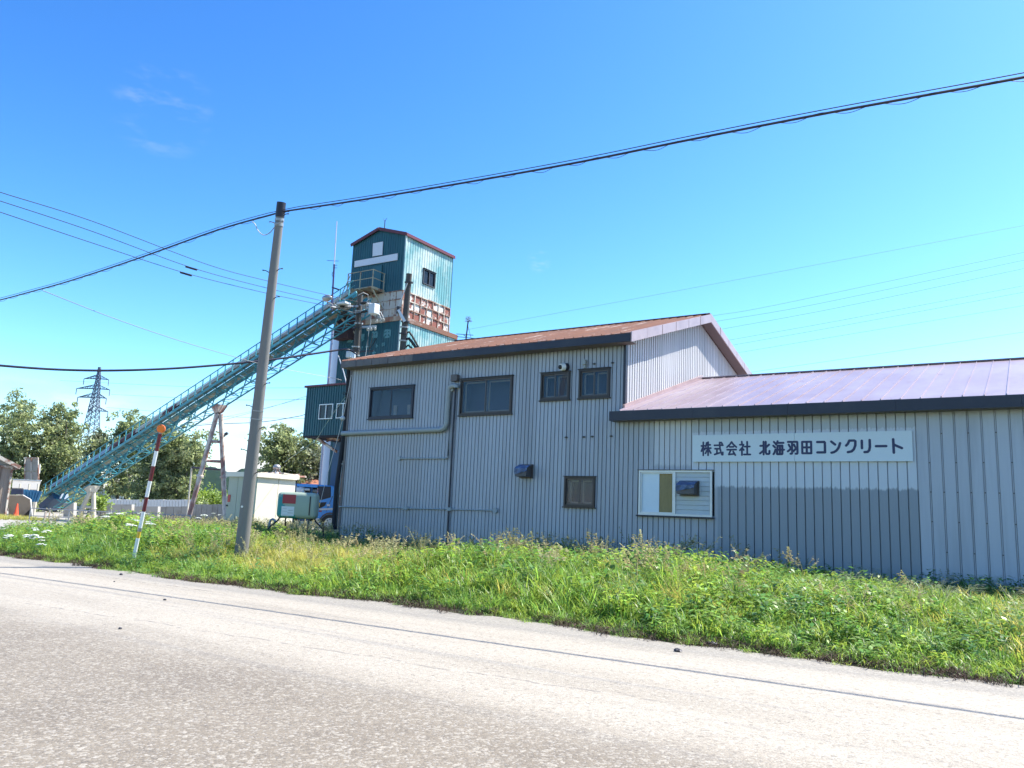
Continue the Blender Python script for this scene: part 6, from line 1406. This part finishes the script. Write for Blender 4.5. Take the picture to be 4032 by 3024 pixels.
def blade_mesh(name, mats, rr, n, hmin, hmax, wid, spread, droop, kind='blade'):
    vs, fs, mi = [], [], []
    for i in range(n):
        a = rr.uniform(0, 6.283); r0 = spread*math.sqrt(rr.rand()); x, y = r0*math.cos(a), r0*math.sin(a); h = rr.uniform(hmin, hmax); az = rr.uniform(0, 6.283); dr = droop*rr.uniform(.4, 1.4); w = wid*rr.uniform(.6, 1.3)
        dx, dy = math.cos(az), math.sin(az); px_, py_ = -dy, dx; N_ = 4; base = len(vs)
        for k in range(N_+1):
            t = k/N_; zz = h*(t-.38*dr*t*t*t); out = h*dr*.75*t*t
            ww = w*(1-t)**.7*(.55+.9*t if t < .5 else 1)*.5
            X, Y = x+dx*out, y+dy*out
            if k == N_: vs.append((X, Y, zz))
            else: vs += [(X-px_*ww, Y-py_*ww, zz), (X+px_*ww, Y+py_*ww, zz)]
        for k in range(N_-1): fs.append((base+2*k, base+2*k+1, base+2*k+3, base+2*k+2)); mi.append(0)
        fs.append((base+2*(N_-1), base+2*(N_-1)+1, base+2*N_)); mi.append(0)
    if kind in ('seed', 'wisp'):
        for i in range(5 if kind == 'seed' else 8):
            az = rr.uniform(0, 6.283); dx, dy = math.cos(az), math.sin(az); h = hmax*rr.uniform(1.15, 1.7); le = rr.uniform(.12, .4)*h
            P_ = [(dx*le*t*t, dy*le*t*t, h*(t-.13*t*t*t)) for t in (0, .35, .7, 1)]
            for a, b in zip(P_, P_[1:]):
                base = len(vs); w = .0035; vs += [(a[0]-w*dy, a[1]+w*dx, a[2]), (a[0]+w*dy, a[1]-w*dx, a[2]), (b[0]+w*dy, b[1]-w*dx, b[2]), (b[0]-w*dy, b[1]+w*dx, b[2])]; fs.append((base, base+1, base+2, base+3)); mi.append(1)
            ns = 11 if kind == 'seed' else 9
            for s_ in range(ns):
                t = .68+.34*s_/ns; c = (dx*le*t*t, dy*le*t*t, h*(t-.13*t*t*t)); aa = rr.uniform(0, 6.28); ln = (.05+.05*rr.rand())*(1.5-t*.8)*(1 if kind == 'seed' else 2.2); wd_ = .010 if kind == 'seed' else .0032
                ex, ey, ez = math.cos(aa)*ln*.8+dx*ln*.5, math.sin(aa)*ln*.8+dy*ln*.5, (ln*.3 if kind == 'wisp' else -ln*.15); base = len(vs)
                vs += [(c[0]-wd_*dy, c[1]+wd_*dx, c[2]), (c[0]+ex*.5+wd_, c[1]+ey*.5, c[2]+ez*.6+wd_), (c[0]+ex, c[1]+ey, c[2]+ez), (c[0]+ex*.5-wd_, c[1]+ey*.5, c[2]+ez*.6-wd_)]; fs.append((base, base+1, base+2, base+3)); mi.append(1)
    if kind == 'broad':
        for i in range(26):
            a = rr.uniform(0, 6.28); r0 = spread*rr.rand()*1.2; c = V(r0*math.cos(a), r0*math.sin(a), rr.uniform(.25, 1)*hmax); az = rr.uniform(0, 6.28); d = V(math.cos(az), math.sin(az), rr.uniform(-.5, .5)).normalized(); s = d.cross(V(0, 0, 1)).normalized(); L__ = rr.uniform(.06, .13); base = len(vs)
            vs += [tuple(c), tuple(c+d*L__*.5+s*L__*.28), tuple(c+d*L__+V(0, 0, -.02)), tuple(c+d*L__*.5-s*L__*.28)]; fs.append((base, base+1, base+2, base+3)); mi.append(0)
    me = bpy.data.meshes.new(name); me.from_pydata(vs, [], fs)
    for m in mats: me.materials.append(m)
    me.polygons.foreach_set('material_index', mi); me.polygons.foreach_set('use_smooth', [True]*len(fs)); me.update(); return me
def library(name, count, **k):
    c = bpy.data.collections.new(name+'_library'); rr = np.random.RandomState(len(name)*7)
    for i in range(count):
        o = bpy.data.objects.new('%s_%02d' % (name, i), blade_mesh(name, rr=rr, **k)); c.objects.link(o)
    return c
libs = {
 'grass': library('green_tuft', 6, mats=[G_mid], n=34, hmin=.22, hmax=.52, wid=.020, spread=.13, droop=.9),
 'yellow': library('yellow_tuft', 5, mats=[G_yel, G_seed], n=30, hmin=.30, hmax=.60, wid=.015, spread=.13, droop=.8, kind='blade'),
 'seed': library('seed_tuft', 6, mats=[G_yel, G_seed], n=22, hmin=.30, hmax=.62, wid=.013, spread=.10, droop=.7, kind='seed'),
 'wisp': library('wispy_tuft', 4, mats=[G_mid, G_wisp], n=16, hmin=.28, hmax=.5, wid=.012, spread=.12, droop=.6, kind='wisp'),
 'leafy': library('leafy_clump', 5, mats=[G_mid], n=14, hmin=.2, hmax=.5, wid=.024, spread=.15, droop=1.0, kind='broad'),
 'weed': library('weed_clump', 5, mats=[G_dark], n=14, hmin=.25, hmax=.6, wid=.022, spread=.14, droop=.7, kind='broad'),
 'short': library('short_tuft', 5, mats=[G_mid], n=30, hmin=.07, hmax=.20, wid=.013, spread=.13, droop=1.3),
 'dry': library('dry_litter', 4, mats=[G_dry], n=26, hmin=.04, hmax=.16, wid=.012, spread=.14, droop=1.6),
}
def gn_instance(o, coll):
    ng = bpy.data.node_groups.new(o.name+'_scatter', 'GeometryNodeTree'); ng.interface.new_socket('Geometry', in_out='INPUT', socket_type='NodeSocketGeometry'); ng.interface.new_socket('Geometry', in_out='OUTPUT', socket_type='NodeSocketGeometry')
    N, L = ng.nodes, ng.links; gi, go = N.new('NodeGroupInput'), N.new('NodeGroupOutput'); ip = N.new('GeometryNodeInstanceOnPoints'); ci = N.new('GeometryNodeCollectionInfo')
    ci.inputs['Collection'].default_value = coll; ci.inputs['Separate Children'].default_value = True; ci.inputs['Reset Children'].default_value = True; ip.inputs['Pick Instance'].default_value = True
    def attr(nm, dt):
        a = N.new('GeometryNodeInputNamedAttribute'); a.data_type = dt; a.inputs['Name'].default_value = nm; return next(s for s in a.outputs if s.enabled and s.name == 'Attribute')
    L.new(gi.outputs[0], ip.inputs['Points']); L.new(ci.outputs[0], ip.inputs['Instance']); L.new(attr('pick', 'INT'), ip.inputs['Instance Index'])
    L.new(attr('rot', 'FLOAT_VECTOR'), ip.inputs['Rotation']); L.new(attr('scl', 'FLOAT_VECTOR'), ip.inputs['Scale']); L.new(ip.outputs[0], go.inputs[0])
    md = o.modifiers.new('scatter', 'NODES'); md.node_group = ng
def scatter(name, label, coll, pts, scl, rr, tilt=.15, kind='stuff'):
    me = bpy.data.meshes.new(name); n = len(pts); me.vertices.add(n); me.vertices.foreach_set('co', np.asarray(pts, dtype=np.float32).ravel())
    a = me.attributes.new('pick', 'INT', 'POINT'); a.data.foreach_set('value', rr.randint(0, len(coll.objects), n).astype(np.int32))
    rot = np.stack([rr.normal(0, tilt, n), rr.normal(0, tilt, n), rr.uniform(0, 6.283, n)], 1).astype(np.float32)
    a = me.attributes.new('rot', 'FLOAT_VECTOR', 'POINT'); a.data.foreach_set('vector', rot.ravel())
    a = me.attributes.new('scl', 'FLOAT_VECTOR', 'POINT'); a.data.foreach_set('vector', np.asarray(scl, dtype=np.float32).ravel()); me.update()
    o = bpy.data.objects.new(name, me); col.objects.link(o); tag(o, label, None, None, kind); gn_instance(o, coll); return o
gv = np.vectorize(ground); ev = np.vectorize(road_edge)
def fbm(x, y, s):
    v = np.zeros_like(x); rr = np.random.RandomState(s)
    for k in range(5):
        f = .35*1.9**k; a = rr.uniform(0, 6.28, 3); v += (np.sin(x*f*1.1+a[0]+1.7*np.sin(y*f*.7+a[1]))*np.cos(y*f*1.3+a[2]))/(1.6**k)
    return v/1.6
def zone(n, x0, x1, y0, y1, seed):
    rr = np.random.RandomState(seed); x = rr.uniform(x0, x1, n); y = rr.uniform(y0, y1, n); return x, y, rr
M_H = lambda x, y: np.clip((y-ev(x))/1.5, 0, 1)           # height grows away from the road
wall_gap = lambda x, y: (y < 19.85) | (x < XL-.4)
def clearpole(x, y): return ((x-pb.x)**2+(y-pb.y)**2 > .05)
def drive(x, y):          # the open concrete drive in the left corner carries no grass
    dx, dy = x-EYE.x, y-EYE.y; dep = dx*FWD.x+dy*FWD.y; sx = (2016+FOC*(dx*RT.x+dy*RT.y)/np.maximum(dep, .1))/1.8228
    return (dep < 27+np.clip((sx-150)*.25, 0, 60)) | (sx > 300)
def put(name, label, lib_, n, cond, sc, seed, x0=-60, x1=9, y0=10.2, y1=21.0, tilt=.15, zoff=0, open_=False):
    x, y, rr = zone(n, x0, x1, y0, y1, seed); keep = cond(x, y, rr) & wall_gap(x, y) & clearpole(x, y) & (True if open_ else drive(x, y)); x, y = x[keep], y[keep]; s = sc(x, y, rr)
    scatter(name, label, libs[lib_], np.stack([x, y, gv(x, y)-.02+zoff], 1), np.stack([np.sqrt(s)*1.1, np.sqrt(s)*1.1, s], 1), rr, tilt)
off = lambda x, y: y-ev(x)
# the drive-in on the left is open ground
def verge(x, y): return np.where(x < -27, y < 10.4+ (x+60)*.20+.0, True) | (x > -27)
def inview(x, y): return (x < 2.5)
tallness = lambda x: np.interp(x, [-60, -26, -20, -18, -16.5, -13.5, -11, -8, -5, -4, -1, 3, 9], [.55, .8, .98, .9, .66, .72, .95, 1.05, .95, .82, .70, .8, .8])
put('roadside_grass', 'green roadside grass in drooping tufts between road and buildings', 'grass', 13500, lambda x, y, r: (off(x, y) > .12) & (r.rand(len(x)) < np.clip(off(x, y)/.5, .25, 1)), lambda x, y, r: (.40+.75*M_H(x, y))*tallness(x)*np.clip(1+.7*fbm(x, y, 1), .45, 1.6)*r.uniform(.75, 1.2, len(x)), 1)
put('roadside_weeds', 'dark broad-leaved weeds among the roadside grass', 'weed', 6500, lambda x, y, r: (off(x, y) > .5) & (fbm(x, y, 9)+np.where(x < -17, .55, np.where(x > -5, .25, -.1)) > r.uniform(-.3, .7, len(x))), lambda x, y, r: (.5+.5*M_H(x, y))*tallness(x)*(1+.25*fbm(x, y, 2))*r.uniform(.7, 1.2, len(x)), 2)
put('leafy_weeds', 'bright leafy weeds mixed through the roadside grass', 'leafy', 7500, lambda x, y, r: (off(x, y) > .25) & (fbm(x*1.3, y, 12) > r.uniform(-.7, .5, len(x))), lambda x, y, r: (.5+.5*M_H(x, y))*tallness(x)*np.clip(1+.6*fbm(x, y, 1), .45, 1.5)*r.uniform(.7, 1.25, len(x)), 21)
put('bushy_weeds', 'tall bushy green weeds between the snow pole and the concrete pole', 'leafy', 900, lambda x, y, r: (x < -18.7) & (fbm(x*2, y*2, 31) > r.uniform(-.6, .5, len(x))), lambda x, y, r: r.uniform(.75, 1.5, len(x))*np.clip(1+.5*fbm(x*1.5, y*1.5, 33), .5, 1.4), 22, x0=-25, x1=-18, y0=12.5, y1=18)
put('tall_yellow_grass', 'taller yellow-green grass in front of the office wall', 'yellow', 9000, lambda x, y, r: (off(x, y) > 1.3) & (fbm(x*.8, y, 4)+np.interp(x, [-40, -22, -17, -12, -6, -3, 4], [-.7, -.5, .5, .65, .5, -.25, -.5]) > r.uniform(-.4, .8, len(x))), lambda x, y, r: (.55+.55*M_H(x, y))*tallness(x)*r.uniform(.75, 1.2, len(x)), 3)
put('seeding_grass', 'tall grass with brownish drooping seed heads before the office wall', 'seed', 1700, lambda x, y, r: (off(x, y) > 2.0) & (r.rand(len(x)) < np.interp(x, [-40, -21, -18, -5, -3.4, 0, 9], [.05, .25, .9, .9, .16, .05, .05])), lambda x, y, r: (.55+.5*M_H(x, y))*tallness(x)*r.uniform(.7, 1.15, len(x)), 4)
put('wispy_grass', 'wispy pale grass at the foot of the workshop wall', 'wisp', 1500, lambda x, y, r: (off(x, y) > 4.2) & (x > -3.6) & (fbm(x*1.5, y, 6) > -.4), lambda x, y, r: r.uniform(.6, 1.0, len(x))*.80, 5)
put('verge_grass', 'short bright grass along the asphalt edge', 'short', 9000, lambda x, y, r: (off(x, y) > -.03-.16*np.clip(fbm(x*3, y*0, 15), 0, 1)) & (off(x, y) < 1.5) & (r.rand(len(x)) < .35+.5*np.clip(off(x, y)*1.5, 0, 1)+.3*fbm(x*2, y, 3)), lambda x, y, r: (.6+.8*np.clip(off(x, y), 0, 1.2))*r.uniform(.7, 1.4, len(x)), 6, y1=12.4)
put('dry_litter', 'brown dead grass and litter along the asphalt edge', 'dry', 6500, lambda x, y, r: (off(x, y) > -.10) & (off(x, y) < .6) & (fbm(x*1.7, y, 8) > -.5), lambda x, y, r: r.uniform(.6, 1.3, len(x)), 7, y1=11.4, tilt=.3)
# the far verge beyond the corner of the office, up to the shed and the rail fence
put('yard_verge_grass', 'rough grass and weeds behind the pole up to the shed and the rail fence', 'grass', 9500, lambda x, y, r: (x < -20.4+(y-20)*.0) & (y < 21+(-20-x)*.62) & (y < 33) & ~((x < -33) & (y > 13.5+(-33-x)*.05)), lambda x, y, r: r.uniform(.8, 1.25, len(x))*np.interp(y, [10, 20, 33], [1.1, 1.05, .9]), 8, x0=-46, x1=-20.3, y0=14, y1=33)
put('yard_verge_weeds', 'seeding weeds behind the pole up to the shed', 'seed', 1600, lambda x, y, r: (x < -20.4) & (y < 21+(-20-x)*.6) & (y < 31) & ~((x < -33) & (y > 13.5)), lambda x, y, r: r.uniform(.6, 1.0, len(x)), 9, x0=-46, x1=-20.3, y0=14, y1=33)
put('yard_corner_grass', 'dry straw-coloured grass at the foot of the timber shed', 'yellow', 500, lambda x, y, r: np.ones(len(x), bool), lambda x, y, r: r.uniform(.5, .9, len(x)), 10, x0=cp.x-9, x1=cp.x+4, y0=cp.y-3.5, y1=cp.y+.3, open_=True)
# white umbels
def umbel(h, s):
    mb = MB(); rt = root('umbel_flower', (0, 0, 0), 'x', 'flower', 'white umbel flowers in the left verge')
    MB().tube([(0, 0, 0), (.01, .01, h*.6), (.03, 0, h)], .004, 4).build('stem', G_dark, rt, local=True)
    r_ = random.Random(int(s*100)); mb = MB()
    for i in range(22): a = r_.uniform(0, 6.28); q = .085*s*math.sqrt(r_.random()); mb.ball((.03+q*math.cos(a), q*math.sin(a), h+.012*r_.random()-.3*q*q*8), .014*s, 5, 3, (1.3, 1.3, .5))
    mb.build('flower_head', mat('umbel_white', (.72, .74, .66), rough=.8) if 'umbel_white' not in MATS else MATS['umbel_white'], rt, local=True); return rt
ub = [umbel(.78, 1.1), umbel(.9, 1.4), umbel(.7, .9)]
FL = [(370, 1495, 0), (465, 1502, 0), (450, 1517, 0), (282, 1547, 0), (330, 1550, 0), (345, 1545, 0), (385, 1565, 0), (402, 1568, 0), (315, 1582, 0), (425, 1600, 0), (430, 1637, 0), (75, 1545, 0), (90, 1560, 0), (55, 1572, 0), (360, 1480, 0), (300, 1560, 0)]
FM = [(262, 1437, 0), (310, 1445, 0), (335, 1390, 0), (350, 1400, 0), (470, 1335, 0), (505, 1375, 0), (460, 1415, 0), (500, 1430, 0), (1030, 1345, 0), (1130, 1330, 0), (1190, 1345, 0), (220, 1325, 0), (100, 1328, 0), (390, 1325, 0), (30, 1358, 0), (960, 1375, 0), (70, 1330, 0), (180, 1330, 0)]
lst = [(ql, x, y) for x, y, _ in FL]+[(qm, x, y) for x, y, _ in FM]
ONES = 'first second third fourth fifth sixth seventh eighth ninth tenth eleventh twelfth thirteenth fourteenth fifteenth sixteenth seventeenth eighteenth nineteenth'.split()
ORD = ONES+['twentieth']+['twenty-'+w for w in ONES[:9]]+['thirtieth']+['thirty-'+w for w in ONES[:9]]
lst.sort(key=lambda t: t[0](t[1], t[2])[0])
for i, (q, x, y) in enumerate(lst):
    X_, Y_ = q(x, y); k = i % 3; src = ub[k]; h = (.78, .9, .7)[k]
    dep = 30 if Y_ < 1125 else 24; best = None
    for dep in np.arange(14, 46, .25):        # depth at which a plant of this height would just show here
        p = at(X_, Y_, dep); e = abs(p.z-(float(ground(p.x, p.y))+h))
        if p.y > 10.9 and (best is None or e < best[0]): best = (e, p)
    p = best[1]; o = src if i < 3 else copy_tree(src); o.location = (p.x, p.y, p.z-h); o.rotation_euler = (0, 0, i*1.3); sc_ = .8+.4*((i*37) % 10)/10; 
    o['label'] = 'white umbel flower head in the green verge, %s of the flowers counted from the left' % ORD[i]
# small stones on the asphalt edge
st = [(q6, 0, 0)]
qR = seg(0, 2150, 3.16); qb = seg(2600, 2100, 1.545)
for i, (q, x, y, s, lb) in enumerate(((qR, 1505, 360, .05, 'dark stone on the asphalt below the snow pole'), (qR, 2050, 675, .035, 'small dark flake on the pale asphalt'), (qR, 1492, 1033, .03, 'small dark flake at the edge of the grey near side'), (qb, 108, 720, .06, 'dark stone on the shoulder before the office'), (qb, 312, 682, .08, 'dark scrap of sod on the asphalt edge'), (qR, 1422, 447, .025, 'tiny dark pebble on the pale shoulder'))):
    p = onZ(*q(x, y), 0); mb = MB().ball((p.x, p.y, p.z+s*.25), s, 7, 5, (1, .7, .45)); rr = random.Random(i)
    mb.v = [(a+rr.uniform(-1, 1)*s*.15, b+rr.uniform(-1, 1)*s*.15, max(.002, c+rr.uniform(-1, 1)*s*.1)) for a, b, c in mb.v]; single('stone', mb, M_dsteel, lb, 'stone')

# ================================================================ thin summer haze
hz = MB().box((-3010, -1510, -3.2), (3010, 3510, 66)).build('haze', bpy.data.materials.new('haze_air')); hz['kind'] = 'stuff'; hz['label'] = 'thin pale summer haze over the far hills'
hm = hz.data.materials[0]; hm.use_nodes = True; hm.node_tree.nodes.clear()
ho = hm.node_tree.nodes.new('ShaderNodeOutputMaterial'); hv = hm.node_tree.nodes.new('ShaderNodeVolumePrincipled')
hv.inputs['Color'].default_value = (.80, .90, 1.0, 1); hv.inputs['Density'].default_value = .00003; hv.inputs['Anisotropy'].default_value = .3
hm.node_tree.links.new(hv.outputs[0], ho.inputs['Volume'])
